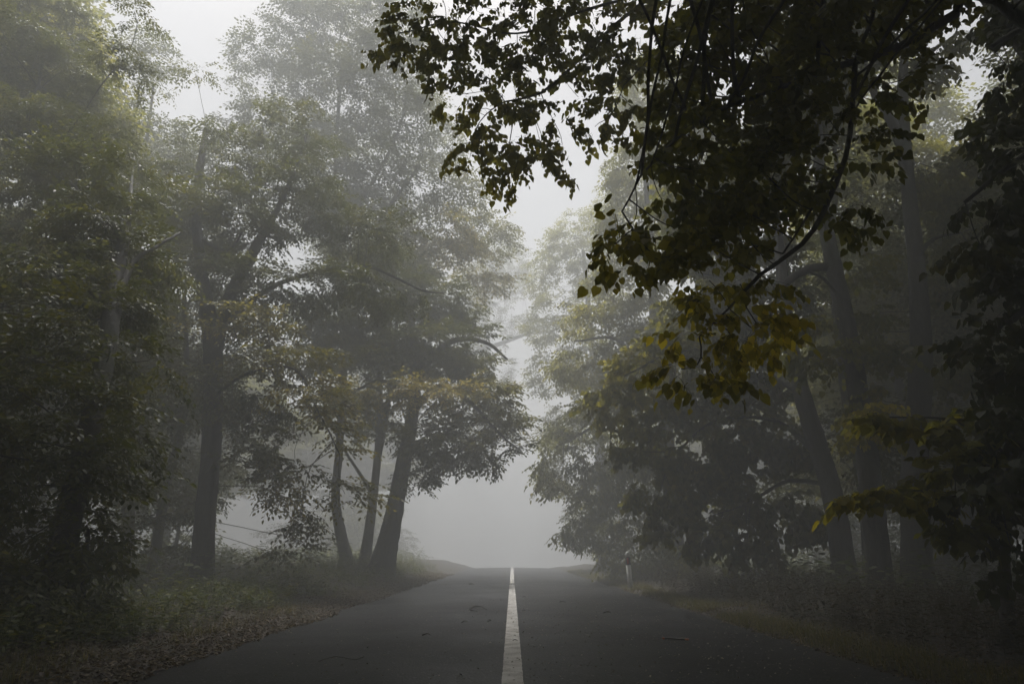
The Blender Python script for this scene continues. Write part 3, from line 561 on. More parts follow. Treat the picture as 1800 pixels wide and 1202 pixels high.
tree_px("lime_tree", "lime with a slanting trunk, leftmost of the dark trunks on the right", "tree", 25,
    [(1480, 990, 15, 48.2), (1465, 880, 15, 41.3), (1430, 760, 15, 37.8), (1405, 670, 15, 34.4), (1385, 570, 15.2, 29.2), (1372, 460, 15.6, 24.1), (1360, 340, 16.2, 17.2)],
    [[(1440, 800, 15.0, 14), (1360, 740, 17.1, 10), (1260, 740, 16.6, 7), (1180, 800, 16.4, 4)], [(1410, 690, 15.0, 16), (1300, 620, 17.1, 11), (1190, 620, 16.8, 7), (1100, 660, 16.6, 4)], [(1455, 850, 15.0, 11), (1380, 850, 16.8, 8), (1300, 890, 16.4, 5)], [(1388, 590, 15.2, 14), (1300, 500, 18.3, 9), (1220, 480, 18.5, 5)]],
    [(1110, 640, 17.3, 60, 30, 1.20, .2), (1180, 600, 17.5, 80, 36, 1.44, .1), (1090, 690, 17.0, 60, 36, 1.08, .12), (1150, 760, 17.0, 60, 46, 1.08, .06), (1230, 690, 17.2, 80, 50, 1.44), (1200, 830, 16.8, 60, 44, 0.96, .05), (1290, 760, 17.0, 70, 50, 1.20), (1250, 900, 16.6, 60, 40, 0.96), (1220, 950, 16.6, 26, 26, 0.48),
     (1330, 880, 16.6, 80, 40, 1.08), (1350, 680, 17.5, 50, 50, 1.08, .08), (1400, 900, 16.6, 60, 40, 0.96), (1310, 950, 16.6, 60, 26, 0.72), (1240, 540, 18.2, 90, 40, 1.68), (1330, 460, 18.7, 70, 50, 1.68), (1250, 430, 19.2, 90, 50, 1.92), (1390, 780, 16.8, 40, 40, 0.84), (1140, 860, 16.8, 40, 40, 0.7), (1180, 780, 17, 60, 50, 1.0), (1250, 800, 17, 60, 50, 1.0), (1280, 840, 16.8, 60, 40, 1.0), (1170, 900, 16.6, 40, 40, .8), (1230, 620, 17.4, 70, 40, 1.2, .1), (1300, 620, 17.4, 60, 50, 1.2), (1290, 550, 17.8, 60, 40, 1.2), (1300, 320, 19.2, 100, 60, 2.16), (1200, 360, 19.7, 60, 50, 1.68)],
    spacing=.42, size=.12, slen=.5, gap=.055, side=2, twig_r=.002, **LIME)
tree_px("lime_tree", "fog-veiled lime whose crown leans over the right road edge behind the marker post", "tree", 26,
    [(1190, 1000, 25, 40), (1180, 860, 25, 32), (1165, 700, 25, 28), (1150, 540, 25.6, 22), (1140, 380, 26.6, 15), (1130, 240, 27.6, 8)],
    [[(1165, 700, 25, 12), (1090, 600, 24.6, 8), (1010, 600, 24.4, 4)], [(1175, 780, 25, 12), (1080, 740, 24.4, 8), (990, 780, 24, 4)]],
    [(1050, 560, 25, 60, 40, 1.8, .15), (1100, 480, 25.6, 70, 50, 2, .15), (1010, 640, 24.6, 50, 40, 1.6, .1), (1060, 720, 24.4, 70, 40, 1.8, .05), (990, 760, 24.2, 50, 36, 1.4), (970, 830, 24, 36, 26, 1.1), (1030, 840, 24, 60, 46, 1.6), (1010, 920, 24, 36, 36, 1.1), (1070, 920, 24, 50, 50, 1.4),
     (1150, 640, 25, 60, 50, 1.8), (1120, 300, 27, 70, 60, 2.2), (1080, 380, 26.4, 46, 40, 1.6), (1180, 400, 26, 90, 60, 2.2), (1200, 240, 27, 100, 70, 2.4), (1150, 150, 27.6, 80, 60, 2.2), (1100, 990, 24, 60, 16, 1), (1110, 790, 23.6, 60, 46, 1.6), (1130, 870, 23.2, 60, 46, 1.6), (1150, 950, 22.8, 60, 36, 1.4), (1090, 640, 24.4, 60, 50, 1.8, .06), (1140, 560, 24.8, 70, 50, 1.8), (1060, 840, 23.6, 50, 50, 1.4), (1200, 980, 22, 60, 24, 1.2)],
    spacing=.54, size=.14, slen=.6, gap=.07, leaf='oval', mat=M_LIME, hang=.9, droop=.5, twig_r=0, tip_max=3, reps=6)
tree_px("lime_tree", "palest lime on the right, its domed top showing below the white sky gap", "tree", 27,
    [(1060, 996, 37, 26), (1055, 800, 37, 20), (1040, 600, 37.5, 14), (1025, 440, 38.5, 8)], [[(1050, 720, 37, 8), (980, 640, 36.5, 4)]],
    [(1000, 420, 38.5, 50, 50, 2.2), (960, 480, 38.5, 40, 50, 2), (1040, 460, 38, 60, 60, 2.6), (980, 560, 37.5, 60, 50, 2.4), (960, 650, 37, 36, 40, 1.8), (1030, 640, 37, 60, 60, 2.4), (1000, 740, 37, 50, 50, 2.2), (980, 830, 37, 34, 40, 1.6), (1060, 380, 38.5, 50, 40, 2.2), (1030, 900, 37, 40, 50, 1.8)],
    spacing=.65, size=.17, slen=.7, gap=.085, leaf='dia', mat=M_LIME, twig_r=0, tip_max=3)

# --- bushes on the verges
tree_px("shrub", "rounded black ivy-dark shrub at the foot of the left edge tree", "shrub", 31,
    [(150, 1060, 7.65, 14), (150, 990, 7.65, 10), (155, 930, 7.65, 6)], [[(150, 1010, 7.65, 7), (110, 950, 7.65, 4)]],
    [(140, 950, 7.65, 56, 60, .6), (90, 980, 7.48, 80, 60, .7), (170, 1010, 7.65, 40, 46, .5), (30, 1000, 7.31, 70, 60, .7)],
    spacing=.26, size=.075, slen=.3, gap=.04, side=2, twig_r=.0015, sides=8)
tree_px("lime_sapling", "lime sapling on the right verge with one pale bough held out level", "sapling", 32,
    [(1760, 1080, 6.6, 26), (1765, 980, 6.6, 20), (1775, 880, 6.6, 16), (1770, 760, 6.6, 10), (1740, 660, 6.6, 5)],
    [[(1772, 900, 6.6, 8), (1680, 870, 6.5, 6), (1600, 862, 6.4, 4), (1510, 872, 6.3, 2)], [(1772, 800, 6.6, 7), (1680, 740, 6.7, 5), (1560, 730, 6.8, 3)]],
    [(1500, 872, 6.3, 34, 14, .2, .6), (1560, 862, 6.35, 46, 14, .22, .45), (1630, 866, 6.4, 50, 16, .25, .3), (1530, 730, 6.8, 46, 26, .3, .25), (1600, 740, 6.7, 50, 24, .3, .2), (1680, 800, 6.6, 50, 40, .35, .05), (1700, 740, 6.6, 40, 40, .35), (1690, 920, 6.4, 50, 30, .3)],
    spacing=.2, size=.09, slen=.22, gap=.036, side=1, twig_r=.0016, sides=8, leaf='lime', mat=M_LIME, hang=.8, droop=.3)

print("LEAVES", LEAFCOUNT)

# ------------------------------------------------------------------ woodland deeper in the fog: three kinds, then copies
def forest_tree(name, label, seed, h, group, lime=False, cat="tree"):
    rng = np.random.default_rng(seed); T = []; x = y = 0.0
    for k in range(7):
        u = k / 6; T.append((x, y, h * .92 * u, .22 * (1 - .85 * u) + .01)); x += rng.normal(0, .25); y += rng.normal(0, .25)
    pads = []
    for k in range(17):
        u = .16 + .84 * (k + .5) / 17; a = k * 2.4 + rng.normal(0, .4); R = 3.4 * math.sin(math.pi * min(1, (u * .9 + .12))) ** .7 * rng.uniform(.5, 1.0)
        pads.append(((math.cos(a) * R, math.sin(a) * R, h * u), (rng.uniform(1.2, 2.0), rng.uniform(1.2, 2.0), rng.uniform(.55, 1.0)), .1 * (rng.random() < .3)))
    return build_tree(name, label, cat, seed, (0, 0, 0), T, [], pads, world=False, spacing=.62, size=.16, slen=.75, gap=.085, leaf='dia', twig_r=0, tip_max=3,
                      mat=M_LIME if lime else M_LEAF, group=group, sides=9, reps=6)
GL, GR = "woodland trees deep in the fog behind the left verge", "woodland trees deep in the fog behind the right verge"
LL, LR = "dim woodland tree standing back in the fog behind the left roadside trees", "dim woodland tree standing back in the fog behind the right roadside trees"
protos = [forest_tree("forest_tree", LL, 41, 15, GL), forest_tree("forest_tree", LL, 42, 18, GL), forest_tree("forest_tree", LR, 43, 17, GR, True)]
fr = np.random.default_rng(77)
spots = []
for side, ylist in ((-1, [(-9.5, 19), (-13, 23), (-11, 31), (-16, 18), (-17, 28), (-12, 37), (-21, 22), (-12, 46), (-15, 44), (-22, 35), (-11, 57), (-13, 58), (-20, 12), (-24, 48)]),
                    (1, [(15, 9), (13.5, 14.5), (9.5, 18), (13, 22), (11, 32), (16, 17), (17, 27), (11.5, 38), (20, 22), (12, 46), (14.5, 45), (21, 34), (11, 57), (13, 60), (24, 48), (10, 26)])):
    for x, y in ylist: spots.append((side, x + fr.normal(0, .4), y + fr.normal(0, .5)))
used = [False] * 3
spots = [p for p in spots if not (-.45 < p[1] / p[2] < -.15 and p[2] < 50) and not (.3 < p[1] / p[2] < .47 and p[2] < 42)]
for n, (side, x, y) in enumerate(spots):
    k = (n * 7 + n // 3) % 3 if side < 0 else (2 if n % 2 else n % 3)
    loc = (x, y, float(ground_z(x, y)) - .15); rz = fr.uniform(0, 6.28); s = fr.uniform(.85, 1.25)
    if -.66 < x / y < -.3: s = min(s, .60 * y / 17)                  # the low part of the left tree line, under the open sky
    lab, grp = (LL, GL) if side < 0 else (LR, GR)
    if not used[k]:
        o = protos[k]; used[k] = True; o.location = loc; o.rotation_euler = (0, 0, rz); o.scale = (s, s, s * 1.05); o["label"] = lab; o["group"] = grp
    else: copy_thing(protos[k], loc, rz, (s, s, s * fr.uniform(.95, 1.15)), lab, grp)
def forest_shrub(seed, h, label, group):
    rng = np.random.default_rng(seed); pads = []
    for k in range(9):
        a = k * 2.4; R = rng.uniform(.2, 1.2); pads.append(((math.cos(a) * R, math.sin(a) * R, h * (.18 + .8 * k / 9)), (rng.uniform(.6, 1.0), rng.uniform(.6, 1.0), rng.uniform(.35, .6)), 0))
    return build_tree("forest_shrub", label, "shrub", seed, (0, 0, 0), [(0, 0, 0, .05), (.05, .02, h * .3, .04), (.1, -.1, h * .6, .03), (.05, 0, h * .9, .012)],
                      [[(.05, 0, .3, .03), (.5, .3, h * .4, .02), (.9, .5, h * .6, .01)], [(.05, 0, .25, .03), (-.5, -.2, h * .4, .02), (-.9, -.1, h * .65, .01)]],
                      pads, world=False, spacing=.5, size=.12, slen=.5, gap=.065, leaf='dia', twig_r=0, tip_max=3, group=group, sides=8, reps=3)
SG = "shrubs under the trees in the foggy wood"; SL = "dim leafy shrub growing under the trees back in the foggy wood"
sh = [forest_shrub(61, 2.6, SL, SG), forest_shrub(62, 3.4, SL, SG)]
first = [True, True]
for n in range(44):
    side = -1 if n % 2 else 1; y = fr.uniform(20, 62); x = side * (fr.uniform(7.5, 13) if n < 22 else fr.uniform(13, 30)); k = n % 3 % 2
    if (-.45 < x / y < -.2 and y < 45) or (.3 < x / y < .45 and y < 35): continue
    loc = (x, y, float(ground_z(x, y)) - .1); rz = fr.uniform(0, 6.28); sc = fr.uniform(.8, 1.5)
    if first[k]: sh[k].location = loc; sh[k].rotation_euler = (0, 0, rz); first[k] = False
    else: copy_thing(sh[k], loc, rz, (sc * 1.3, sc * 1.3, sc), SL, SG)
# broad trees added, mostly out of view, so their crowns shade the near scene
def broad_shade_tree(seed, h, label, group):
    rng = np.random.default_rng(seed); pads = []
    for k in range(46):
        a = k * 2.4; R = 6.6 * math.sqrt((k + .5) / 46); pads.append(((math.cos(a) * R, math.sin(a) * R, h * (1.0 - .30 * (R / 6.6) ** 2) - 1.2 - rng.uniform(0, 1.8)), (rng.uniform(1.3, 1.8), rng.uniform(1.3, 1.8), rng.uniform(.5, .8)), 0))
    limbs = [[(0, 0, h * .45, .12), (math.cos(a) * 1.5, math.sin(a) * 1.5, h * .62, .09), (math.cos(a) * 3.4, math.sin(a) * 3.4, h * .72, .05)] for a in (.3, 1.6, 2.9, 4.1, 5.3)]
    return build_tree("lime_tree", label, "tree", seed, (0, 0, 0), [(0, 0, 0, .27), (.1, 0, h * .25, .24), (0, .15, h * .5, .19), (.1, .1, h * .75, .11), (0, 0, h * .9, .04)], limbs, pads,  # lime_tree here is a tree added for shade
                      world=False, spacing=.62, size=.13, slen=.6, gap=.06, leaf='oval', twig_r=0, tip_max=3, mat=M_LIME, group=group, sides=12, reps=14, hang=.9)
def added_shade_tree(label, seed, x, y, pads, up=0.0):  # out-of-view tree added for the shade its top casts
    z = float(ground_z(x, y)) - .1; d = 1 if x < 0 else -1
    T = [(x, y, z, .36), (x, y, 4, .31), (x + .2 * d, y + .2, 8, .26), (x + .5 * d, y + .6, 12, .18), (x + d, y + 1.2, 15, .10)]
    L = [[(x + .3 * d, y + .4, 9.5, .16), (x + 2 * d, y + 3, 12.5, .11), (x + 4 * d, y + 6, 15.5, .06)], [(x + .3 * d, y + .4, 9, .14), (x + 3 * d, y + 2, 11.5, .10), (x + 6 * d, y + 4, 13.5, .05)], [(x + .5 * d, y + .6, 11, .14), (x, y + 4, 14.5, .09), (x, y + 8, 18, .05)]]
    T = T[:2] + [(a, b, c + up, r) for a, b, c, r in T[2:]]; L = [[(a, b, c + up, r) for a, b, c, r in l] for l in L]
    build_tree("lime_tree", label, "tree", seed, (x, y, z), T, L, pads, spacing=.62, size=.11, slen=.6, gap=.06, leaf='oval', twig_r=0, tip_max=3, mat=M_LIME, reps=26, hang=.9)  # lime_tree here is an unseen tree added for shade
added_shade_tree("unseen tree added just outside the left edge whose top shades the road", 75, -8.3, 1.0, shade_canopy_pads(-3.5, 1.2, 1, 15) + shade_canopy_pads(-7.5, -4, 1, 13) + shade_canopy_pads(-12.5, -8.5, 1, 11.5))
added_shade_tree("unseen tree added just outside the right edge whose top shades the road", 76, 8.3, 1.0, shade_canopy_pads(-.8, 12.5, 1, 17))
added_shade_tree("unseen tree added farther along outside the left edge, its high top shading the road", 77, -10.2, 8.0, shade_canopy_pads(-3.5, .8, 15.5, 22.5), 4.5)
added_shade_tree("unseen tree added farther along outside the right edge, its high top shading the road", 78, 10.4, 8.0, shade_canopy_pads(.4, 14, 17, 23), 4.5)
added_shade_tree("unseen tree added behind the viewer whose top shades the road", 79, 8.0, -7.0, [((x, y, 11.5 + .6 * math.sin(x * 3 + y)), (1.4, 1.4, .6), 0.0) for x in np.arange(-6, 6.1, 1.8) for y in np.arange(-17, 2, 1.8)])
NG = "broad trees added to shade the road and the wood"; n0 = True
bt = broad_shade_tree(71, 12.5, "", NG)
for x, y, s, lab in ((-7.4, -3.2, 1.0, "added broad shade tree on the near left verge just out of the picture"), (7.4, -2.5, 1.0, "added broad shade tree on the near right verge just out of the picture"),
                     (-7.0, -8.5, 1.05, "added broad shade tree on the left verge behind the viewer"), (7.2, -9.5, 1.05, "added broad shade tree on the right verge behind the viewer"), (-6.5, -19, 1.1, "last added shade tree on the left verge far behind the viewer"), (6.8, -19, 1.1, "last added shade tree on the right verge far behind the viewer"),
                     (-17, 0.5, 1.1, "added broad shade tree standing back from the near left verge, out of the picture"), (17, 0.5, 1.1, "added broad shade tree standing back from the near right verge, out of the picture"),
                     (-14.5, -7, 1.15, "added broad shade tree standing back on the left behind the viewer"), (14.5, -7, 1.15, "added broad shade tree standing back on the right behind the viewer"),
                     (-20, 8, 1.2, "added broad shade tree farthest back from the near left verge"), (20, 8, 1.2, "added broad shade tree farthest back from the near right verge"),
                     (22, 26, 1.25, "broad woodland tree added for shade farther back behind the dark trunks on the right"), (19.5, 15.5, 1.2, "broad woodland tree added for shade far out on the right edge of the picture"),
                     (-27, 1, 1.3, "added broad shade tree deep on the left, level with the viewer"), (27, 1, 1.3, "added broad shade tree deep on the right, level with the viewer"), (-28, 13, 1.3, "added broad shade tree deep on the left, beyond the picture's edge"), (28, 13, 1.3, "added broad shade tree deep on the right, beyond the picture's edge")):
    loc = (x, y, float(ground_z(x, y)) - .15)
    if n0: bt.location = loc; bt.rotation_euler = (0, 0, x + y); bt["label"] = lab; n0 = False
    else: copy_thing(bt, loc, x * 1.7 + y, (s, s, s), lab, NG)

for side in (-1, 1):
    lab, grp = (LL, GL) if side < 0 else (LR, GR)
    for ix, x0 in enumerate((13.5, 20, 27)):
        for iy, y0 in enumerate((20, 28, 37, 46, 56)):
            if ix == 0 and iy < 2: continue
            x = side * (x0 + fr.normal(0, .8)); y = y0 + fr.normal(0, 1) + 3 * (ix % 2); s = fr.uniform(.9, 1.3)
            if (-.45 < x / y < -.15 and y < 50) or (.3 < x / y < .47 and y < 42): continue
            if -.66 < x / y < -.3: s = min(s, .56 * y / 12.5)
            copy_thing(bt, (x, y, float(ground_z(x, y)) - .15), fr.uniform(0, 6.28), (s, s, s), lab, grp)

# ------------------------------------------------------------------ ground cover
def scatter_leaves(name, rng, X, Y, Z, size, kind, mat, tilt, autumn_skylit, lift=.008):
    base, faces = leaf_shape(kind); nv = len(base); n = len(X)
    az = rng.uniform(0, 6.28, n); x = np.stack([np.cos(az), np.sin(az), rng.normal(0, tilt, n)], -1)
    up = np.stack([rng.normal(0, tilt, n), rng.normal(0, tilt, n), np.ones(n)], -1); R = rot_from_axes(x, up)
    b = base * np.array([1, 1, 2.2]); s = size * rng.uniform(.5, 1.25, n)
    V = np.einsum('nij,vj->nvi', R, b) * s[:, None, None] + np.stack([X, Y, Z + lift + s * tilt * .25], -1)[:, None]
    fl = np.concatenate([np.array(f) for f in faces]); fc = np.array([len(f) for f in faces])
    loops = (np.arange(n)[:, None] * nv + fl[None]).ravel()
    rn = np.clip(rng.normal(.45, .28, n), 0, 1); au = np.clip(rng.normal(autumn_skylit, .3, n), 0, 1)
    o = mesh_obj(name, V, loops, np.tile(fc, n), mat, None, {"rnd": np.repeat(rn, nv), "autumn_skylit": np.repeat(au, nv)}); return o
g = np.random.default_rng(101)
def near_y(n, a, b): return a + (b - a) * g.random(n) ** 1.7
yl = near_y(34000, 1.2, 34); xl = edge_l(yl) + .22 - np.abs(g.normal(0, 1, len(yl))) * .75
yr = near_y(15000, 1.2, 34); xr = edge_r(yr) - .06 + np.abs(g.normal(0, 1, len(yr))) * .9
Xs, Ys = np.concatenate([xl, xr]), np.concatenate([yl, yr]); Zs = np.maximum(ground_z(Xs, Ys), np.where(np.abs(Xs) < 3.05, road_top(Xs, Ys), -9))
tag(scatter_leaves("fallen_leaves", g, Xs, Ys, Zs, .045, 'oval', M_LITTER, .35, .18), "brown leaf litter lying along both edges of the road", "leaf litter", kind="stuff")
ym = near_y(4200, 2.0, 30); xm = g.uniform(-2.85, 2.9, len(ym)); xm = np.where(g.random(len(xm)) < .4, np.abs(xm), xm)
tag(scatter_leaves("leaf_debris", g, xm, ym, road_top(xm, ym), .022, 'oval', M_SCRAP, .35, .5, .006), "small pale leaf scraps and grit strewn over the wet asphalt", "leaf scraps", kind="stuff")

def herb_mesh(name, rng, X, Y, h, leaf, mat, autumn_skylit, per=9, kind='oval', wide=.5):
    base, faces = leaf_shape(kind); nv = len(base); n = len(X); Z = ground_z(X, Y)
    H = h * rng.uniform(.4, 1.3, n); k = np.tile(np.arange(per), (n, 1)); u = (k + 1) / per
    az = k * 2.4 + rng.uniform(0, 6.28, (n, 1)); lean = rng.normal(0, .25, (n, 2))
    el = .5 - u * .2 + rng.normal(0, .35, (n, per))
    p = np.stack([X[:, None] + lean[:, :1] * H[:, None] * u, Y[:, None] + lean[:, 1:] * H[:, None] * u, Z[:, None] + H[:, None] * u], -1).reshape(-1, 3)
    az, el = az.ravel(), el.ravel(); x = np.stack([np.cos(az) * np.cos(el), np.sin(az) * np.cos(el), np.sin(el) * .4], -1)
    up = np.stack([rng.normal(0, .3, len(az)), rng.normal(0, .3, len(az)), np.ones(len(az))], -1); R = rot_from_axes(x, up)
    s = leaf * rng.uniform(.6, 1.3, len(az)); V = np.einsum('nij,vj->nvi', R, base * np.array([1, wide * 2, 1])) * s[:, None, None] + p[:, None]
    fl = np.concatenate([np.array(f) for f in faces]); fc = np.array([len(f) for f in faces]); N = n * per
    loops = (np.arange(N)[:, None] * nv + fl[None]).ravel(); rn = np.clip(rng.normal(.5, .28, N), 0, 1)
    au = np.clip(np.repeat(np.clip(rng.normal(autumn_skylit, .25, n), 0, 1), per) * rng.uniform(.4, 1.3, N), 0, 1)
    # stems
    t = np.linspace(0, 1, 3); c = np.stack([X[:, None] + lean[:, :1] * H[:, None] * t, Y[:, None] + lean[:, 1:] * H[:, None] * t, Z[:, None] - .02 + H[:, None] * t], -1)
    w = .0022; off = np.array([(w, 0, 0), (-w * .5, w * .87, 0), (-w * .5, -w * .87, 0)]); ring = (c[:, :, None] + off).reshape(-1, 3)
    idx = np.arange(n * 9).reshape(n, 3, 3) + len(V) * nv; a, b = idx[:, :-1], idx[:, 1:]
    q = np.stack([a, np.roll(a, -1, 2), np.roll(b, -1, 2), b], -1).reshape(-1, 4)
    return mesh_obj(name, np.vstack([V.reshape(-1, 3), ring]), np.concatenate([loops, q.ravel()]), np.concatenate([np.tile(fc, N), np.full(len(q), 4)]), mat, None,
                    {"rnd": np.concatenate([np.repeat(rn, nv), np.full(len(ring), .3)]), "autumn_skylit": np.concatenate([np.repeat(au, nv), np.zeros(len(ring))])})
yh = near_y(3600, 4, 36); xh = edge_l(yh) - .75 - np.abs(g.normal(0, 1, len(yh))) * 1.9
k = (vnoise(xh * .9, yh * .7) > .33); xh, yh = xh[k], yh[k]
tag(herb_mesh("undergrowth", g, xh, yh, .30, .065, M_HERB, .15, 12), "low green herbs and nettles along the left verge", "undergrowth", kind="stuff")
yb = near_y(4200, 3, 34); xb = edge_r(yb) + .8 + np.abs(g.normal(0, 1, len(yb))) * 2.2
tag(herb_mesh("bramble_undergrowth", g, xb, yb, .36, .055, M_BRAMBLE, .08, 14), "dark brown bramble and herbs behind the right verge", "undergrowth", kind="stuff")
yd = g.uniform(10, 45, 2600); xd = np.where(g.random(2600) < .5, -1, 1) * g.uniform(5.5, 16, 2600)
tag(herb_mesh("forest_undergrowth", g, xd, yd, .6, .15, M_HERB, .05, 10), "dim herbs covering the woodland floor between the trunks", "undergrowth", kind="stuff")

def grass(name, rng, X, Y, h, mat, autumn_skylit):
    n = len(X); Z = np.maximum(ground_z(X, Y), road_z(Y) - .02) - .01; H = h * rng.uniform(.4, 1.5, n); az = rng.uniform(0, 6.28, n); bend = rng.uniform(.2, 1.1, n)
    d = np.stack([np.cos(az), np.sin(az), np.zeros(n)], -1); s = np.stack([-np.sin(az), np.cos(az), np.zeros(n)], -1); B = np.stack([X, Y, Z], -1); V = []
    for u, w in ((0, 1), (.55, .8), (1, .08)):
        c = B + d * (bend * H * u * u)[:, None]; c[:, 2] += H * (u - .35 * bend * u * u)
        V += [c - s * (.0028 * w), c + s * (.0028 * w)]
    V = np.stack(V, 1); q = np.array([(0, 1, 3, 2), (2, 3, 5, 4)]); loops = (np.arange(n)[:, None] * 6 + q.ravel()[None]).ravel()
    return mesh_obj(name, V, loops, np.full(2 * n, 4), mat, None, {"rnd": np.repeat(rng.random(n), 6), "autumn_skylit": np.repeat(np.clip(rng.normal(autumn_skylit, .3, n), 0, 1), 6)})
y1 = near_y(26000, 2.5, 40); x1 = edge_r(y1) + .02 + np.abs(g.normal(0, 1, len(y1))) * .42; k1 = vnoise(x1 * 1.5, y1 * .8) > .25
y2 = near_y(9000, 5, 40); x2 = edge_l(y2) - .35 - np.abs(g.normal(0, 1, len(y2))) * .8; k2 = vnoise(x2 * 1.2, y2 * .9) > .45
tag(grass("grass", g, np.concatenate([x1[k1], x2[k2]]), np.concatenate([y1[k1], y2[k2]]), .10, M_GRASS, .10), "yellowing verge grass along the edges of the road", "grass", kind="stuff")

# ------------------------------------------------------------------ marker post
def ring_loft(rings):
    V = np.vstack(rings); k = len(rings[0]); n = len(rings); idx = np.arange(n * k).reshape(n, k); A, B = idx[:-1], idx[1:]
    F = [tuple(f) for f in np.stack([A, np.roll(A, -1, 1), np.roll(B, -1, 1), B], -1).reshape(-1, 4)] + [tuple(idx[-1]), tuple(idx[0][::-1])]
    return V, np.concatenate([np.array(f) for f in F]), np.array([len(f) for f in F])
def post_section(z, s=1.0, skew=0.0):
    """Rounded-triangle section of the plastic post; the blunt face looks down the road at the viewer."""
    out_ = []
    for a in np.arange(0, 2 * math.pi, math.pi / 12):
        r = .062 * (1 - .14 * math.cos(3 * (a - math.pi / 2))); out_.append((r * 1.0 * math.cos(a) * s, r * .8 * math.sin(a) * s, z + skew * math.sin(a) * .06 * s))
    return np.array(out_)
M_POST = plain_mat("post_plastic_white", (0.66, 0.66, 0.63), .5, .2, 9)
M_BLACK = plain_mat("post_band_black", (0.02, 0.02, 0.022), .5, .2, 40)
M_RED = plain_mat("reflector_red", (0.50, 0.035, 0.015), .25, .15, 120)
pp = P(1108, 1026, 19.0); px_, py_ = float(pp[0]), 19.0; pz_ = float(ground_z(px_, py_))
post = empty("marker_post", (px_, py_, pz_)); post.rotation_euler = (math.radians(1.5), math.radians(-2.5), math.radians(-6))
tag(post, "white plastic roadside marker post with a black band and red reflector on the right verge", "marker post")
v, l, c = ring_loft([post_section(-.15), post_section(.2, 1.0), post_section(.60, .97)]); mesh_obj("body", v, l, c, M_POST, post)
v, l, c = ring_loft([post_section(.604, .985, -.25), post_section(.79, .985, -.25)]); mesh_obj("black_band", v, l, c, M_BLACK, post)
v, l, c = ring_loft([post_section(.794, .965, -.25), post_section(.86, .955), post_section(.90, .86), post_section(.925, .62), post_section(.935, .25)]); mesh_obj("cap", v, l, c, M_POST, post)
def box_rounded(cx, cy, cz, sx, sy, sz):
    R = []
    for dy, k in ((sy, .9), (-sy * .4, 1), (-sy, .9)):
        R.append(np.array([(cx + sx * k * a, cy + dy, cz + sz * k * b) for a, b in ((-1, -.85), (-.8, -1), (.8, -1), (1, -.85), (1, .85), (.8, 1), (-.8, 1), (-1, .85))]))
    return ring_loft(R)
v, l, c = box_rounded(-.012, -.046, .70, .026, .012, .078); mesh_obj("reflector", v, l, c, M_RED, post)

# ------------------------------------------------------------------ twigs and sticks on the road
M_TWIG = plain_mat("dark_wet_twig", (0.022, 0.016, 0.012), .45, .4, 60)
M_WOOD = plain_mat("fresh_broken_wood", (0.62, 0.17, 0.035), .6, .25, 80)
def on_road(px, py):
    """Where the ray through (px, py) meets the road."""
    a, b = (px - 900) / 1200.0, (601 - py) / 1200.0
    s = -CAM_H / (ST + b * CT); return np.array((a * s, (CT - b * ST) * s))
def stick(name, label, pts, r, group=None, side=None):
    w = [on_road(*p) for p in pts]; c = np.mean(w, 0); base = np.array((c[0], c[1], float(road_top(c[0], c[1]))))
    rng = np.random.default_rng(int(pts[0][0] * 7 + pts[0][1]))
    def poly(wp, r0):
        L = [(p[0], p[1], float(road_top(p[0], p[1])) + r0 + .012 * (j % 2)) for j, p in enumerate(wp)]
        S = spline(np.array(L), .03) - base; S += rng.normal(0, r0 * .25, S.shape); return tube(S, np.linspace(r0, r0 * .55, len(S)), 7, rng, .12)
    V, Q = poly(w, r)
    if side is not None:
        v2, q2 = poly([on_road(*p) for p in side], r * .7); Q = np.vstack([Q, q2 + len(V)]); V = np.vstack([V, v2])
    o = mesh_obj(name, V, Q, np.full(len(Q), 4), M_TWIG, None, smooth_shade=True); o.location = base
    tag(o, label, "twig", group); return o
TG = "twigs fallen on the road"
stick("twig", "forked bent twig on the left lane beside the white line", [(824, 1073), (834, 1069), (841, 1067), (848, 1070), (856, 1074)], .008, TG, [(841, 1067), (842, 1064)])
stick("twig", "short twig just in front of the forked one on the left lane", [(827, 1075), (833, 1076.5), (839, 1077)], .007, TG)
stick("twig", "stubby twig with a raised knob farthest off on the left lane", [(824, 1028), (829, 1027), (834, 1028)], .016, TG, [(829, 1027.5), (830, 1026)])
stick("twig", "small dark twig left of the line about level with the mid road", [(857, 1095), (860, 1094), (863, 1093.5)], .007, TG)
stick("twig", "thin twig on the left lane left of the forked one", [(811, 1097), (816, 1096.5), (822, 1095)], .006, TG)
stick("twig", "tiny twig lying across the white centre line", [(901, 1129), (905, 1128.6), (911, 1129.5)], .0035, TG)
stick("twig", "thin twig on the right lane near the white line, the farther of two", [(919, 1051), (922, 1050.8), (925, 1051.2)], .008, TG)
stick("twig", "thin straight twig in the middle of the right lane", [(984, 1060), (989, 1060.2), (994, 1060)], .009, TG)
stick("twig", "crooked twig in the right lane close to the right verge", [(1061, 1078), (1067, 1077), (1074, 1077)], .010, TG)
stick("twig", "small twig nearer the white line in the right lane", [(918, 1075.5), (921, 1075), (924, 1075.6)], .006, TG)
stick("twig", "long thin twig on the near left lane", [(560, 1163), (590, 1158), (622, 1161), (640, 1159)], .004, TG)
stick("twig", "curled dark twig at the near bottom of the left lane", [(803, 1196), (808, 1192), (813, 1192), (812, 1195)], .004, TG)
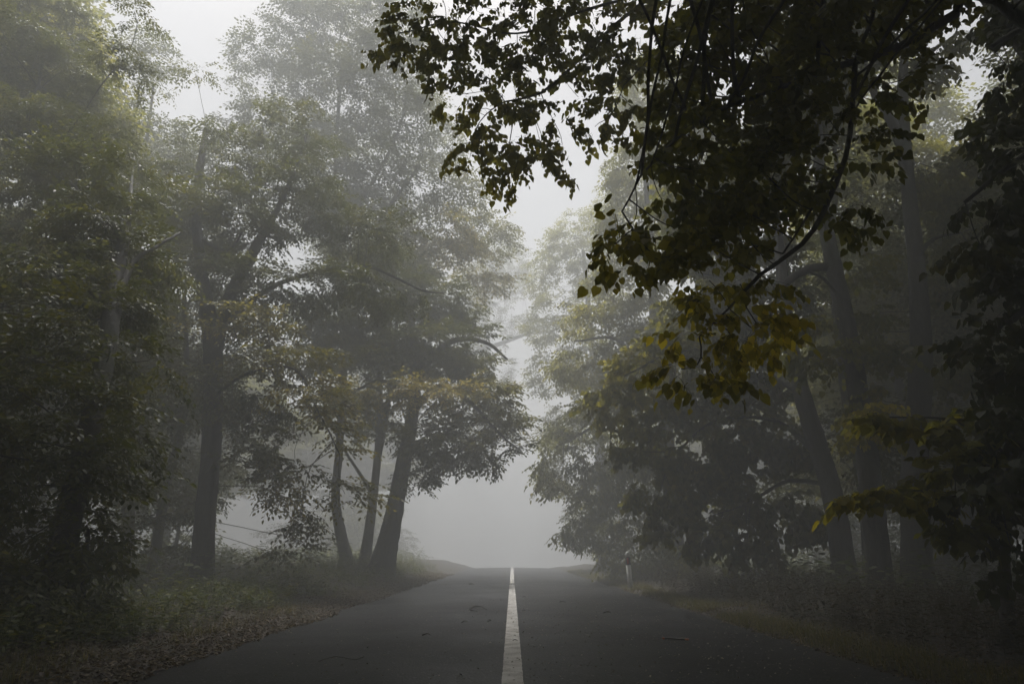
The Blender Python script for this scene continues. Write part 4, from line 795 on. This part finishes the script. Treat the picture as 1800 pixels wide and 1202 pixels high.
stick("twig", "pair-ended dark twig lying far out on the left lane edge", [(742, 1120), (750, 1119), (757, 1119.5)], .006, TG)
# the broken stick with orange ends
a, b = on_road(1164, 1123), on_road(1211, 1125.5); cc = (a + b) / 2; bz = float(road_top(cc[0], cc[1]))
bs = empty("broken_stick", (cc[0], cc[1], bz)); tag(bs, "black wet stick with bright orange broken ends on the right lane", "stick")
def lp(u, r): p = a + (b - a) * u; return (p[0] - cc[0], p[1] - cc[1], r + .002)
rng = np.random.default_rng(9)
S = spline(np.array([lp(.10, .011), lp(.35, .013), lp(.6, .010), lp(.86, .011)]), .02); v, q = tube(S, np.full(len(S), .0095), 8, rng, .1); mesh_obj("bark", v, q, np.full(len(q), 4), M_TWIG, bs, smooth_shade=True)
for u0, u1 in ((.0, .11), (.84, 1.0)):
    S = np.array([lp(u0 + (u1 - u0) * t, .010) for t in np.linspace(0, 1, 6)]); v, q = tube(S, np.array([.004, .008, .0085, .009, .008, .005]), 8, rng, .15)
    F = np.concatenate([q.ravel(), np.arange(8)[::-1], np.arange(len(v) - 8, len(v))]); mesh_obj("broken_end", v, F, np.concatenate([np.full(len(q), 4), [8, 8]]), M_WOOD, bs)

# ------------------------------------------------------------------ haze
mh, t, o = new_mat("fog")
pv = nd(t, "ShaderNodeVolumePrincipled"); pv.inputs["Color"].default_value = (0.90, 0.922, 0.94, 1); pv.inputs["Density"].default_value = HAZE_DENSITY; pv.inputs["Anisotropy"].default_value = HAZE_G
t.links.new(pv.outputs[0], o.inputs["Volume"])
X0, X1, Y0, Y1, Z0, Z1 = -210, 210, -70, 265, -4.2, 34.0
V = np.array([(x, y, z) for z in (Z0, Z1) for y in (Y0, Y1) for x in (X0, X1)], float)
F = np.array([(0, 2, 3, 1), (4, 5, 7, 6), (0, 1, 5, 4), (2, 6, 7, 3), (0, 4, 6, 2), (1, 3, 7, 5)])
tag(mesh_obj("haze", V, F, np.full(6, 4), mh), "thick pale fog filling the wood and hiding the far road", "fog", kind="stuff")
